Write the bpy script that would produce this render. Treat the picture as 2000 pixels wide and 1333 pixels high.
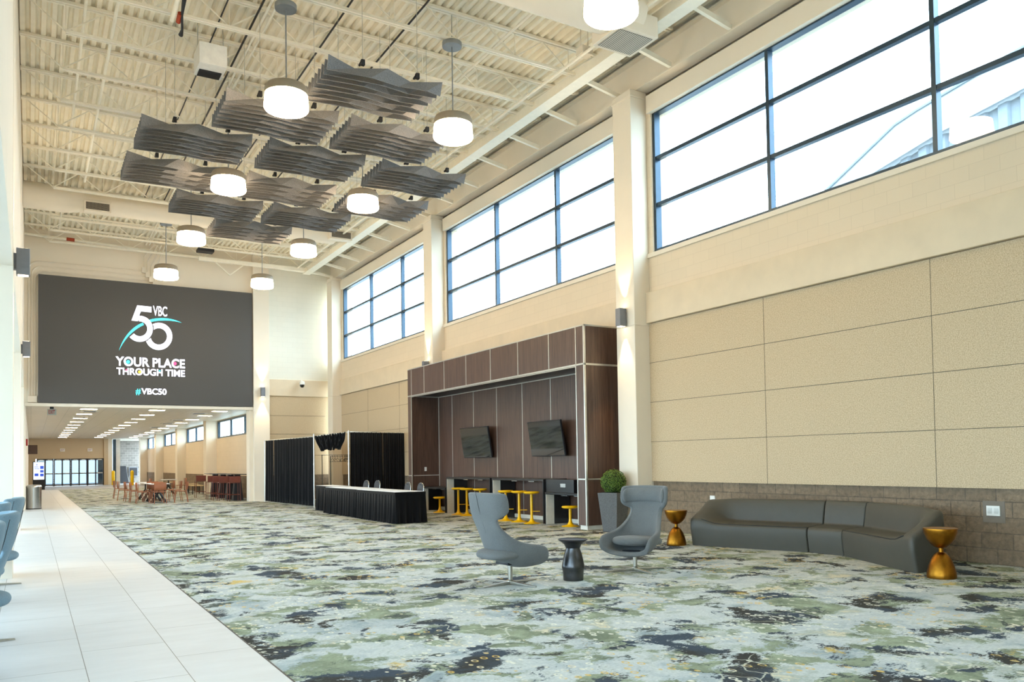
import bpy, bmesh, math, random
from mathutils import Vector, Matrix
random.seed(7)
for _o in list(bpy.data.objects): bpy.data.objects.remove(_o)
SC = bpy.context.scene
COL = SC.collection
PI = math.pi

# ------------------------------------------------------------------ camera
cam_d = bpy.data.cameras.new('camera'); cam = bpy.data.objects.new('camera', cam_d); COL.objects.link(cam)
RR = Vector((0.8593035, -0.5112301, -0.0155303)); RD = Vector((0.0016038, 0.0330575, -0.9994522)); RF = Vector((0.5114635, 0.8588079, 0.0292263))
cam.matrix_world = Matrix(((RR.x, -RD.x, -RF.x, 0), (RR.y, -RD.y, -RF.y, 0), (RR.z, -RD.z, -RF.z, 1.45), (0, 0, 0, 1)))
cam_d.sensor_width = 36; cam_d.lens = 1578.5 * 36 / 2000; cam_d.shift_y = (852.9 - 666.5) / 2000
cam_d.clip_start = 0.05; cam_d.clip_end = 400
SC.camera = cam

# ------------------------------------------------------------------ world, exposure
SC.view_settings.view_transform = 'Standard'; SC.view_settings.look = 'None'
SC.view_settings.gamma = 1; SC.view_settings.use_curve_mapping = False
SC.view_settings.exposure = 0.06
SC.cycles.use_denoising = True
SC.cycles.max_bounces = 8; SC.cycles.diffuse_bounces = 5; SC.cycles.glossy_bounces = 4
SC.cycles.transmission_bounces = 4; SC.cycles.transparent_max_bounces = 12
SC.cycles.sample_clamp_indirect = 8; SC.cycles.caustics_reflective = False; SC.cycles.caustics_refractive = False
SKY = 12.0
W = bpy.data.worlds.new('overcast_sky'); SC.world = W; W.use_nodes = True
_n = W.node_tree.nodes; _b = _n['Background']; _b.inputs[0].default_value = (0.69, 0.88, 1.0, 1); _b.inputs[1].default_value = SKY

def portal(x, y, z, sx, sy, rot):
    l = bpy.data.lights.new('window_portal', 'AREA'); l.shape = 'RECTANGLE'; l.size = sx; l.size_y = sy
    l.cycles.is_portal = True
    o = bpy.data.objects.new('window_portal', l); COL.objects.link(o); o.location = (x, y, z); o.rotation_euler = rot
for _c in (-5.97, 3.40, 12.76, 22.14, 31.5):
    portal(11.15, _c - 4.8, 6.98, 2.9, 8.7, (0, PI / 2, 0))          # right clerestory windows
portal(-6.3, 11, 1.9, 3.6, 42, (0, -PI / 2, 0))                       # glazed side of the lobby on the left
LAMP = (1.0, 0.74, 0.42)

# ------------------------------------------------------------------ materials
def lin(c):
    return tuple(((x / 255) / 12.92 if x / 255 <= 0.04045 else ((x / 255 + 0.055) / 1.055) ** 2.4) for x in c)
def nt(name):
    m = bpy.data.materials.new(name); m.use_nodes = True
    return m, m.node_tree, m.node_tree.nodes['Principled BSDF']
def ramp(t, fac, stops):
    r = t.nodes.new('ShaderNodeValToRGB'); e = r.color_ramp.elements
    while len(e) > 1: e.remove(e[-1])
    e[0].position = stops[0][0]; e[0].color = (*stops[0][1], 1)
    for p, c in stops[1:]:
        q = e.new(p); q.color = (*c, 1)
    t.links.new(fac, r.inputs[0]); return r.outputs[0]
def coords(t, scale=(1, 1, 1), rot=(0, 0, 0), src='Object'):
    a = t.nodes.new('ShaderNodeTexCoord'); m = t.nodes.new('ShaderNodeMapping')
    m.inputs['Scale'].default_value = scale; m.inputs['Rotation'].default_value = rot
    t.links.new(a.outputs[src], m.inputs[0]); return m.outputs[0]
def noise(t, vec, scale, detail=4, rough=.55, dist=0):
    n = t.nodes.new('ShaderNodeTexNoise'); n.inputs['Scale'].default_value = scale; n.inputs['Detail'].default_value = detail
    n.inputs['Roughness'].default_value = rough; n.inputs['Distortion'].default_value = dist
    t.links.new(vec, n.inputs['Vector']); return n.outputs['Fac']
def mixc(t, fac, a, b, mode='MIX'):
    m = t.nodes.new('ShaderNodeMix'); m.data_type = 'RGBA'; m.blend_type = mode
    for i, v in ((0, fac), (6, a), (7, b)):
        if hasattr(v, 'is_linked'): t.links.new(v, m.inputs[i])
        elif i == 0: m.inputs[0].default_value = v
        else: m.inputs[i].default_value = (*v, 1)
    return m.outputs[2]
def math_n(t, op, a, b=0.0):
    m = t.nodes.new('ShaderNodeMath'); m.operation = op
    for i, v in ((0, a), (1, b)):
        if hasattr(v, 'is_linked'): t.links.new(v, m.inputs[i])
        else: m.inputs[i].default_value = v
    return m.outputs[0]
def bump(t, p, h, strength, dist=.02):
    b = t.nodes.new('ShaderNodeBump'); b.inputs['Strength'].default_value = strength; b.inputs['Distance'].default_value = dist
    t.links.new(h, b.inputs['Height']); t.links.new(b.outputs[0], p.inputs['Normal'])
def plain(name, c, rough=.6, metal=0.0, var=.06, nscale=8, spec=.5, bmp=0.0, coat=0.0):
    m, t, p = nt(name); a = lin(c)
    v = coords(t); n = noise(t, v, nscale, 3)
    col = ramp(t, n, [(.3, tuple(x * (1 - var) for x in a)), (.7, tuple(min(1, x * (1 + var)) for x in a))])
    t.links.new(col, p.inputs['Base Color']); p.inputs['Roughness'].default_value = rough; p.inputs['Metallic'].default_value = metal
    p.inputs['Specular IOR Level'].default_value = spec; p.inputs['Coat Weight'].default_value = coat
    if bmp: bump(t, p, noise(t, v, nscale * 12, 3), bmp, .005)
    return m
def speckle(name, c1, c2, scale, rough=.9, bmp=.3, dist=.004):
    m, t, p = nt(name); v = coords(t)
    n = noise(t, v, scale, 5, .7)
    t.links.new(ramp(t, n, [(.35, lin(c1)), (.62, lin(c2))]), p.inputs['Base Color']); p.inputs['Roughness'].default_value = rough
    p.inputs['Specular IOR Level'].default_value = .25
    if bmp: bump(t, p, n, bmp, dist)
    return m
def emit(name, c, s):
    m, t, p = nt(name); p.inputs['Base Color'].default_value = (*c, 1)
    p.inputs['Emission Color'].default_value = (*c, 1); p.inputs['Emission Strength'].default_value = s; return m
def block(name, c, mortar, axis, w, h, msize, rockbump=0.0, var=.05, rough=.8, bstr=.35):
    # masonry courses on a wall: axis says which horizontal direction the wall runs along
    m, t, p = nt(name); tc = t.nodes.new('ShaderNodeTexCoord'); sep = t.nodes.new('ShaderNodeSeparateXYZ'); com = t.nodes.new('ShaderNodeCombineXYZ')
    t.links.new(tc.outputs['Object'], sep.inputs[0]); t.links.new(sep.outputs[axis], com.inputs[0]); t.links.new(sep.outputs[2], com.inputs[1])
    b = t.nodes.new('ShaderNodeTexBrick'); t.links.new(com.outputs[0], b.inputs['Vector'])
    b.inputs['Scale'].default_value = 1; b.inputs['Brick Width'].default_value = w; b.inputs['Row Height'].default_value = h
    b.inputs['Mortar Size'].default_value = msize; b.inputs['Mortar Smooth'].default_value = .3; b.offset = .5
    a = lin(c); b.inputs['Color1'].default_value = (*[x * (1 - var) for x in a], 1); b.inputs['Color2'].default_value = (*[x * (1 + var) for x in a], 1)
    b.inputs['Mortar'].default_value = (*lin(mortar), 1)
    col = b.outputs['Color']; hgt = math_n(t, 'SUBTRACT', 1.0, b.outputs['Fac'])
    if rockbump:
        n = noise(t, tc.outputs['Object'], 14, 6, .6); col = mixc(t, .55, col, ramp(t, n, [(.3, (.45, .45, .45)), (.7, (1.25, 1.2, 1.15))]), 'MULTIPLY')
        hgt = math_n(t, 'ADD', math_n(t, 'MULTIPLY', n, 1.6), hgt)
    t.links.new(col, p.inputs['Base Color']); p.inputs['Roughness'].default_value = rough; p.inputs['Specular IOR Level'].default_value = .3
    bump(t, p, hgt, rockbump if rockbump else bstr, .03 if rockbump else .008)
    return m
def wood(name, c1, c2, vert=True):
    m, t, p = nt(name); v = coords(t, (7, 7, .35) if vert else (7, .35, 7))
    n = noise(t, v, 3, 6, .65, .6); n2 = noise(t, coords(t, (40, 40, 1.2)), 3, 3)
    f = math_n(t, 'ADD', math_n(t, 'MULTIPLY', n, .75), math_n(t, 'MULTIPLY', n2, .25))
    t.links.new(ramp(t, f, [(.33, lin(c1)), (.66, lin(c2))]), p.inputs['Base Color']); p.inputs['Roughness'].default_value = .38
    bump(t, p, f, .05, .002); return m
def carpet(name):
    m, t, p = nt(name); v = coords(t)
    wv = t.nodes.new('ShaderNodeTexNoise'); wv.inputs['Scale'].default_value = 2.2; wv.inputs['Detail'].default_value = 5; t.links.new(v, wv.inputs['Vector'])
    off = t.nodes.new('ShaderNodeVectorMath'); off.operation = 'MULTIPLY_ADD'; off.inputs[1].default_value = (.5, .5, 0); t.links.new(wv.outputs['Color'], off.inputs[0]); t.links.new(v, off.inputs[2])
    q = off.outputs[0]
    rag = noise(t, coords(t, (1, 3.2, 1), (0, 0, .3)), 22, 4, .7)
    def shift(dx, dy):
        s = t.nodes.new('ShaderNodeVectorMath'); s.operation = 'ADD'; s.inputs[1].default_value = (dx, dy, 0); t.links.new(q, s.inputs[0]); return s.outputs[0]
    def mask(fac, lo, hi): return ramp(t, math_n(t, 'ADD', fac, math_n(t, 'MULTIPLY', math_n(t, 'SUBTRACT', rag, .5), .22)), [(lo, (0, 0, 0)), (hi, (1, 1, 1))])
    base = ramp(t, noise(t, q, 1.6, 7, .65), [(.34, lin((146, 158, 162))), (.44, lin((180, 187, 188))), (.53, lin((198, 202, 199))), (.60, lin((168, 175, 168))), (.66, lin((208, 201, 176)))])
    fine = noise(t, v, 42, 3)
    g = noise(t, shift(13, 5), 1.7, 7, .62)
    col = mixc(t, mask(g, .525, .545), base, ramp(t, noise(t, shift(2, 2), 3.5, 5), [(.35, lin((112, 120, 102))), (.65, lin((158, 167, 142)))]))
    d = noise(t, shift(31, 17), 1.45, 8, .64)
    dk = mask(d, .552, .565)
    col = mixc(t, dk, col, ramp(t, noise(t, shift(8, 3), 1.4, 4), [(.44, lin((62, 60, 56))), (.54, lin((66, 75, 86)))]))
    gb = noise(t, shift(71, 7), 2.2, 8, .68)
    col = mixc(t, mask(gb, .61, .63), col, lin((84, 90, 84)))
    y = noise(t, shift(47, 29), 1.4, 6)
    col = mixc(t, math_n(t, 'MULTIPLY', mask(y, .65, .70), .8), col, lin((208, 178, 92)))
    # little rings and dashes of cream and ochre yarn
    vo = t.nodes.new('ShaderNodeTexVoronoi'); vo.inputs['Scale'].default_value = 12; vo.inputs['Randomness'].default_value = .8
    sc = coords(t, (1, .72, 1)); t.links.new(sc, vo.inputs['Vector'])
    ring = ramp(t, vo.outputs['Distance'], [(.16, (0, 0, 0)), (.20, (1, 1, 1)), (.30, (1, 1, 1)), (.34, (0, 0, 0))])
    keep = mask(noise(t, shift(5, 61), 1.2, 5), .46, .5)
    colr = mixc(t, mask(noise(t, shift(9, 90), 1.2, 2), .52, .6), lin((226, 224, 208)), lin((214, 180, 100)))
    fac = math_n(t, 'MULTIPLY', math_n(t, 'MULTIPLY', ring, keep), .85)
    col = mixc(t, fac, col, colr)
    # vein lines
    v2 = t.nodes.new('ShaderNodeTexVoronoi'); v2.feature = 'DISTANCE_TO_EDGE'; v2.inputs['Scale'].default_value = 3.4; t.links.new(q, v2.inputs['Vector'])
    ln = ramp(t, v2.outputs['Distance'], [(.012, (1, 1, 1)), (.03, (0, 0, 0))])
    kp2 = mask(noise(t, shift(77, 41), .9, 4), .56, .60)
    col = mixc(t, math_n(t, 'MULTIPLY', math_n(t, 'MULTIPLY', ln, kp2), .7), col, lin((206, 206, 190)))
    col = mixc(t, .5, col, ramp(t, fine, [(.3, (.72, .72, .72)), (.7, (1.2, 1.2, 1.2))]), 'MULTIPLY')
    t.links.new(col, p.inputs['Base Color']); p.inputs['Roughness'].default_value = .95; p.inputs['Specular IOR Level'].default_value = .1
    bump(t, p, fine, .25, .004); return m
def tiles(name, c, w, h, ox):
    m, t, p = nt(name); tc = t.nodes.new('ShaderNodeTexCoord'); sep = t.nodes.new('ShaderNodeSeparateXYZ'); com = t.nodes.new('ShaderNodeCombineXYZ')
    t.links.new(tc.outputs['Object'], sep.inputs[0]); t.links.new(sep.outputs[1], com.inputs[0]); t.links.new(math_n(t, 'ADD', sep.outputs[0], ox), com.inputs[1])
    b = t.nodes.new('ShaderNodeTexBrick'); t.links.new(com.outputs[0], b.inputs['Vector']); b.offset = .5
    b.inputs['Scale'].default_value = 1; b.inputs['Brick Width'].default_value = w; b.inputs['Row Height'].default_value = h; b.inputs['Mortar Size'].default_value = .003
    a = lin(c); b.inputs['Color1'].default_value = (*a, 1); b.inputs['Color2'].default_value = (*[x * .97 for x in a], 1); b.inputs['Mortar'].default_value = (*lin((120, 118, 112)), 1)
    n = noise(t, coords(t, (1.2, 3.2, 1), (0, 0, .5)), 1.6, 6, .6)
    col = mixc(t, 1.0, b.outputs['Color'], ramp(t, n, [(.3, (.93, .925, .92)), (.7, (1.03, 1.03, 1.03))]), 'MULTIPLY')
    t.links.new(col, p.inputs['Base Color']); p.inputs['Roughness'].default_value = .42; p.inputs['Specular IOR Level'].default_value = .4
    return m
def glass(name, tint=(.93, .97, 1), refl=.06):
    m = bpy.data.materials.new(name); m.use_nodes = True; t = m.node_tree; t.nodes.clear()
    o = t.nodes.new('ShaderNodeOutputMaterial'); x = t.nodes.new('ShaderNodeMixShader'); a = t.nodes.new('ShaderNodeBsdfTransparent'); g = t.nodes.new('ShaderNodeBsdfGlossy')
    a.inputs[0].default_value = (*tint, 1); g.inputs['Roughness'].default_value = .02; x.inputs[0].default_value = refl
    t.links.new(a.outputs[0], x.inputs[1]); t.links.new(g.outputs[0], x.inputs[2]); t.links.new(x.outputs[0], o.inputs[0]); return m
def fabric(name, c, var=.12):
    m, t, p = nt(name); a = lin(c); v = coords(t); n = noise(t, v, 160, 2); n2 = noise(t, v, 3, 3)
    f = math_n(t, 'ADD', math_n(t, 'MULTIPLY', n, .6), math_n(t, 'MULTIPLY', n2, .4))
    t.links.new(ramp(t, f, [(.3, tuple(x * (1 - var * 2) for x in a)), (.7, tuple(x * (1 + var * 2) for x in a))]), p.inputs['Base Color'])
    p.inputs['Roughness'].default_value = .9; p.inputs['Specular IOR Level'].default_value = .15
    p.inputs['Sheen Weight'].default_value = .12; p.inputs['Sheen Roughness'].default_value = .5; bump(t, p, n, .15, .002); return m

CREAM = plain('cream_paint', (233, 222, 204), .7, var=.015, nscale=2)
DECKP = plain('deck_paint', (242, 233, 212), .6, var=.05, nscale=3)
STEEL = plain('joist_paint', (244, 237, 220), .55, var=.03)
LEDGE = plain('concrete_band', (220, 201, 172), .75, var=.04, nscale=2.5, bmp=.1)
CMU_Y = block('painted_block_along_hall', (226, 209, 184), (212, 195, 170), 1, .40, .203, .003, bstr=.15, var=.012)
CMU_X = block('painted_block_across_hall', (228, 224, 210), (214, 210, 196), 0, .40, .203, .003, bstr=.15, var=.012)
STONE_Y = block('split_face_block_along_hall', (142, 124, 103), (120, 107, 92), 1, .40, .203, .008, rockbump=.9, var=.12)
STONE_X = block('split_face_block_across_hall', (142, 124, 103), (120, 107, 92), 0, .40, .203, .008, rockbump=.9, var=.12)
BRICKG = block('grey_brick', (128, 122, 116), (158, 152, 146), 0, .40, .203, .012, var=.18, bstr=.5)
PANEL = speckle('wood_wool_panel', (176, 152, 120), (215, 194, 162), 70, .95, .35)
SEAM = plain('dark_seam', (96, 88, 74), .9)
CARPET = carpet('patterned_carpet')
TILE = tiles('pale_porcelain_tile', (206, 207, 208), 1.2, .605, .265)
FARFLOOR = tiles('grey_vestibule_tile', (170, 170, 172), .6, .6, 0)
ACT = tiles('acoustic_tile', (224, 216, 202), 1.2, .6, 0)
FRAMEB = plain('dark_blue_aluminium', (62, 78, 92), .35, .6)
GLASS = glass('clear_glass'); SMOKE = glass('tinted_door_glass', (.32, .36, .40), .08)
LAMPGLASS = emit('opal_lamp_glass', (1.0, .74, .45), 34)
LAMPMETAL = plain('taupe_lamp_metal', (150, 138, 120), .5, .2)
CANOPYM = plain('grey_canopy_metal', (150, 155, 158), .4, .5)
FELT = speckle('grey_felt', (106, 107, 111), (146, 145, 146), 90, .95, .2)
WALNUT = wood('walnut_laminate', (64, 45, 38), (104, 78, 64))
ALU = plain('satin_aluminium_trim', (214, 210, 200), .3, .7)
BLACKL = plain('black_laminate', (34, 33, 34), .3, var=.05)
BLACKG = plain('black_gloss', (10, 10, 11), .06, var=.02, coat=.5)
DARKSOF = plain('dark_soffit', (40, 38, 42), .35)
WHITEL = plain('pale_laminate', (226, 220, 206), .45)
YELLOW = plain('yellow_plastic', (240, 186, 0), .35, var=.02)
BLACKC = fabric('black_drape', (15, 16, 19), .1)
BLACKC2 = fabric('black_skirting', (7, 7, 9), .1)
WHITEC = plain('white_table_cover', (236, 238, 240), .6)
GREYF = fabric('blue_grey_wool', (110, 112, 112))
DAYLITF = fabric('daylit_grey_wool', (116, 140, 154))  # grey wool with the lobby's cool daylight mixed into its colour
CHROME = plain('brushed_steel', (190, 186, 176), .28, 1.0, var=.08, nscale=20)
BRONZE = plain('aged_brass', (150, 100, 30), .32, 1.0, var=.25, nscale=7)
GUNMETAL = plain('gunmetal', (88, 88, 90), .32, 1.0, var=.3, nscale=5)
LEATHER = plain('grey_vinyl', (77, 74, 66), .5, var=.03, spec=.4)
WELT = plain('dark_welt', (44, 44, 44), .6)
PLANTER = speckle('grey_fibre_cement', (86, 86, 86), (104, 104, 104), 40, .7, .1)
LEAF = speckle('boxwood_leaf', (34, 54, 16), (112, 140, 56), 55, .6, .0)
SCONCEM = plain('grey_sconce_metal', (122, 124, 130), .4, .3)
TAN = plain('tan_leather', (156, 94, 62), .5, var=.05)
RUST = plain('rust_red_leather', (108, 50, 36), .5, var=.05)
BLACKM = plain('black_powder_coat', (40, 40, 44), .45, .3)
STAINLESS = plain('stainless_steel', (196, 196, 194), .25, 1.0, var=.05, nscale=30)
BOLLARD = plain('safety_yellow', (250, 206, 0), .45, var=.02)
WHITEP = plain('white_plastic', (232, 230, 224), .45)
SIDING = plain('blue_grey_siding', (112, 122, 130), .7)
ROOFING = plain('pale_grey_roofing', (140, 148, 154), .7)
SCREEN = emit('dark_led_screen', lin((58, 56, 53)), .6)
SCR_W = emit('white_pixels', (.86, .86, 1.0), 1.25)
SCR_T = emit('teal_pixels', (.07, .72, .80), 1.2)
SCR_P = emit('pink_pixels', (.85, .08, .25), 1.0)
SCR_Y = emit('yellow_pixels', (.9, .65, .08), 1.0)
SCR_K = emit('light_screen', (.78, .86, 1.0), 1.0)
SCR_B = emit('blue_pixels', (.03, .08, .50), .9)
TROFFER = emit('troffer_lens', (1.0, .80, .54), 36)
GLOW = emit('sconce_lens', (1.0, .82, .55), 12)
RED = plain('red_plastic', (170, 34, 26), .5)
ORANGE = plain('orange_sleeve', (168, 62, 28), .6)
MESHG = block('grille_mesh', (150, 140, 126), (70, 64, 58), 0, .03, .03, .006)
SIGNB = plain('brown_sign', (78, 58, 50), .5)
CABLE = plain('galvanised_cable', (190, 188, 180), .4, .6)

# ------------------------------------------------------------------ mesh helpers
class MB:
    def __init__(s): s.v = []; s.f = []
    def add(s, vs, fs):
        n = len(s.v); s.v += [tuple(p) for p in vs]; s.f += [tuple(i + n for i in f) for f in fs]; return s
    def box(s, x0, x1, y0, y1, z0, z1):
        return s.hexa([(x0, y0, z0), (x1, y0, z0), (x1, y1, z0), (x0, y1, z0), (x0, y0, z1), (x1, y0, z1), (x1, y1, z1), (x0, y1, z1)])
    def hexa(s, p):
        return s.add(p, [(0, 3, 2, 1), (4, 5, 6, 7), (0, 1, 5, 4), (1, 2, 6, 5), (2, 3, 7, 6), (3, 0, 4, 7)])
    def beam(s, a, b, w, h):
        a = Vector(a); b = Vector(b); d = (b - a).normalized(); up = Vector((0, 0, 1)) if abs(d.z) < .95 else Vector((0, 1, 0))
        r = d.cross(up).normalized() * w / 2; u = r.cross(d).normalized() * h / 2
        return s.hexa([a - r - u, a + r - u, b + r - u, b - r - u, a - r + u, a + r + u, b + r + u, b - r + u])
    def path(s, pts, r, n=8, caps=True):
        pts = [Vector(p) for p in pts]; rs = r if isinstance(r, (list, tuple)) else [r] * len(pts); rows = []
        prev = None
        for i, p in enumerate(pts):
            d = (pts[min(i + 1, len(pts) - 1)] - pts[max(i - 1, 0)]).normalized()
            if prev is None: prev = d.orthogonal().normalized()
            x = (prev - d * prev.dot(d)).normalized(); prev = x; y = d.cross(x)
            rows.append([p + (x * math.cos(2 * PI * k / n) + y * math.sin(2 * PI * k / n)) * rs[i] for k in range(n)])
        vs = [q for row in rows for q in row]; fs = []
        for i in range(len(rows) - 1):
            for k in range(n): fs.append((i * n + k, i * n + (k + 1) % n, (i + 1) * n + (k + 1) % n, (i + 1) * n + k))
        if caps: fs += [tuple(range(n))[::-1], tuple((len(rows) - 1) * n + k for k in range(n))]
        return s.add(vs, fs)
    def lathe(s, prof, n=32, c=(0, 0)):
        vs = []; fs = []
        for r, z in prof: vs += [(c[0] + r * math.cos(2 * PI * k / n), c[1] + r * math.sin(2 * PI * k / n), z) for k in range(n)]
        for i in range(len(prof) - 1):
            for k in range(n): fs.append((i * n + k, i * n + (k + 1) % n, (i + 1) * n + (k + 1) % n, (i + 1) * n + k))
        fs += [tuple(range(n))[::-1], tuple((len(prof) - 1) * n + k for k in range(n))]
        return s.add(vs, fs)
    def grid(s, rows, close_u=False):
        n = len(rows[0]); vs = [p for r in rows for p in r]; fs = []
        for i in range(len(rows) - 1):
            for k in range(n if close_u else n - 1): fs.append((i * n + k, i * n + (k + 1) % n, (i + 1) * n + (k + 1) % n, (i + 1) * n + k))
        return s.add(vs, fs)
    def prism(s, poly, y0, y1):        # polygon in x,z pulled along y
        n = len(poly); vs = [(x, y0, z) for x, z in poly] + [(x, y1, z) for x, z in poly]
        return s.add(vs, [tuple(range(n)), tuple(range(2 * n - 1, n - 1, -1))] + [(i, i + n, (i + 1) % n + n, (i + 1) % n) for i in range(n)])
    def build(s, name, mat, parent=None, smooth=False, bevel=0, solid=0, sub=0, loc=None, rot=None, angle=40):
        me = bpy.data.meshes.new(name); me.from_pydata(s.v, [], s.f); me.update()
        bm = bmesh.new(); bm.from_mesh(me); bmesh.ops.recalc_face_normals(bm, faces=bm.faces); bm.to_mesh(me); bm.free()
        me.materials.append(mat)
        o = bpy.data.objects.new(name, me); COL.objects.link(o)
        if smooth:
            for f in me.polygons: f.use_smooth = True
            if not sub: me.set_sharp_from_angle(angle=math.radians(angle))
        if solid:
            m = o.modifiers.new('s', 'SOLIDIFY'); m.thickness = solid; m.offset = 0
        if bevel:
            m = o.modifiers.new('b', 'BEVEL'); m.width = bevel; m.segments = 2; m.limit_method = 'ANGLE'
        if sub:
            m = o.modifiers.new('u', 'SUBSURF'); m.levels = sub; m.render_levels = sub
        if parent: o.parent = parent
        if loc: o.location = loc
        if rot: o.rotation_euler = rot
        return o
def tag(o, label, cat, group=None, kind=None):
    o['label'] = label; o['category'] = cat
    if group: o['group'] = group
    if kind: o['kind'] = kind
    return o
def thing(name, label, cat, loc=(0, 0, 0), rz=0, group=None):
    o = bpy.data.objects.new(name, None); COL.objects.link(o); o.location = loc; o.rotation_euler = (0, 0, rz); o.empty_display_size = .1
    return tag(o, label, cat, group)
def struct(o, label, cat, group=None): return tag(o, label, cat, group, 'structure')
def dup(root, loc, rz, label):
    r = root.copy(); COL.objects.link(r); r.location = loc; r.rotation_euler = (0, 0, rz); r['label'] = label
    for ch in list(root.children):
        c = ch.copy(); COL.objects.link(c); c.parent = r
        for g in list(ch.children):
            d = g.copy(); COL.objects.link(d); d.parent = c
    return r
def text(s, x, z, w, h, y, mat, name, parent, bold=0.0, d=.012):
    cu = bpy.data.curves.new(name, 'FONT'); cu.body = s; cu.size = 1; cu.offset = bold; cu.extrude = .01
    o = bpy.data.objects.new(name, cu); COL.objects.link(o)
    dg = bpy.context.evaluated_depsgraph_get(); me = bpy.data.meshes.new_from_object(o.evaluated_get(dg)); bpy.data.objects.remove(o)
    xs = [v.co.x for v in me.vertices]; ys = [v.co.y for v in me.vertices]; zs = [v.co.z for v in me.vertices]
    sx = w / (max(xs) - min(xs)); sz = h / (max(ys) - min(ys)); k = d / max(1e-6, (max(zs) - min(zs)))
    for v in me.vertices:
        a, b, c = v.co; v.co = (x + (a - min(xs)) * sx, y - (c - min(zs)) * k, z + (b - min(ys)) * sz)
    me.materials.clear(); me.materials.append(mat); r = bpy.data.objects.new(name, me); COL.objects.link(r); r.parent = parent; return r
ORD = ['nearest', 'second', 'third', 'fourth', 'fifth', 'sixth', 'seventh', 'eighth', 'ninth', 'tenth', 'eleventh', 'twelfth', 'thirteenth', 'fourteenth', 'fifteenth', 'sixteenth']

# ------------------------------------------------------------------ room shell
YF = 32.2; YB = -9.0; XR = 10.7; XL = -.21; ZD = 9.70
struct(MB().box(1.505, 11.2, YB, 59, -.2, 0).build('floor', CARPET), 'patterned carpet in grey, sage, charcoal and ochre covering the hall floor', 'carpet floor')
struct(MB().box(-6.4, 1.5, YB, 59, -.2, .001).build('floor_walkway', TILE), 'pale porcelain tile walkway along the left side of the hall', 'tile floor')
struct(MB().box(-2, 11.2, 59, 82, -.2, .0).build('floor_vestibule', FARFLOOR), 'grey tile floor in front of the far exit doors', 'tile floor')
struct(MB().box(1.497, 1.508, YB, 59, -.1, .003).build('trim_1', BLACKM), 'thin dark strip where carpet meets tile walkway', 'floor trim')
# right wall
def wallpart(mb, name, mat, label, cat='wall', bevel=0): return struct(mb.build(name, mat, bevel=bevel), label, cat)
CC = [-5.97, 3.40, 12.76, 22.14, 31.50]
m = MB().box(XR, 11.1, YB, 33, 4.6, 5.47)
for c in CC: m.box(XR, 11.1, c - .43, c + .16, 5.47, 8.5)
wallpart(m, 'wall_right', CMU_Y, 'cream painted block wall under the tall windows')
m = MB().box(10.95, 11.1, YB, 33, 8.42, 10.2)
wallpart(m, 'wall_right_top', CREAM, 'recessed strip of wall above the window header')
m = MB().box(10.72, 11.1, YB, 33, 0, .99)
wallpart(m, 'wall_right_base', STONE_Y, 'split face brown stone block base along the right wall')
m = MB()
for i, c in enumerate(CC):
    y1 = c - .28; y0 = (CC[i - 1] + .28) if i else YB
    m.box(10.67, 11.0, y0, y1, .985, 4.14)
wallpart(m, 'wall_right_panels', PANEL, 'tan speckled acoustic panelling on the right wall')
m = MB()
for i, c in enumerate(CC):
    y1 = c - .28; y0 = (CC[i - 1] + .28) if i else YB
    for z in (1.77, 2.56, 3.35): m.box(10.666, 10.68, y0, y1, z - .004, z + .004)
    for k in range(1, 3): m.box(10.666, 10.68, y1 - 2.96 * k - .0025, y1 - 2.96 * k + .0025, .985, 4.14)
struct(m.build('trim_2', SEAM), 'thin seams between the tan wall panels', 'panel seams')
m = MB()
for i, c in enumerate(CC):
    y1 = c - .22; y0 = (CC[i - 1] + .2) if i else YB
    m.box(10.60, 10.9, y0, y1, 4.15, 4.76)
struct(m.build('trim_3', LEDGE, bevel=.01), 'smooth cream concrete band along the right wall', 'wall band')
m = MB()
for i, c in enumerate(CC):
    m.box(10.66, 10.95, (CC[i - 1] + .2) if i else YB, c - .25, 5.47, 5.555)
struct(m.build('trim_4', CREAM), 'cream window sill ledge along the right wall', 'window sill')
m = MB()
for i, c in enumerate(CC): m.box(10.64, 10.97, (CC[i - 1] + .2) if i else YB, c - .36, 8.38, 8.75)
struct(m.build('trim_5', CREAM, bevel=.01), 'boxed cream header over the tall windows', 'window header')
m = MB().box(10.60, 10.63, YB, YF, 8.9, 9.53).box(10.46, 10.76, YB, YF, 8.865, 8.90).box(10.50, 10.72, YB, YF, 9.51, 9.55)
struct(m.build('beam_1', CREAM), 'deep cream steel eave beam running above the right columns', 'beam')
for i, c in enumerate(CC):
    lo = c - .29 if i != 3 else c - .02
    m = MB().box(10.30, 10.72, lo, c + .29, 0, 4.1).box(10.30, 10.72, c - .29, c + .29, 4.1, 8.86)
    m.box(10.28, 10.72, c - .31, c + .31, 8.70, 8.75)
    lab = ['cream column of the right wall behind the viewpoint', 'cream column of the right wall beside the viewpoint', 'cream wall column beside the topiary planter', 'cream wall column behind the walnut media wall', 'cream wall column in the far right corner'][i]
    struct(m.build('column', CREAM, bevel=.012), lab, 'column')
def window(n, y0, y1, x, z0, z1, ys, zs, label, fw=.07, dep=.14):
    f = MB(); xa, xb = x, x + dep
    for z in (z0, z1 - fw): f.box(xa, xb, y0, y1, z, z + fw)
    for y in (y0, y1 - fw): f.box(xa + .001, xb - .001, y, y + fw, z0, z1)
    for y in ys: f.box(xa + .012, xb - .01, y - fw / 2, y + fw / 2, z0 + .001, z1 - .001)
    for z in zs: f.box(xa + .02, xb - .02, y0 + .002, y1 - .002, z - fw / 2, z + fw / 2)
    o = struct(f.build('window_%d' % n, FRAMEB), label, 'window')
    MB().box(x + dep * .55, x + dep * .55 + .008, y0 + .02, y1 - .02, z0 + .02, z1 - .02).build('pane', GLASS, o)
    return o
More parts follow.
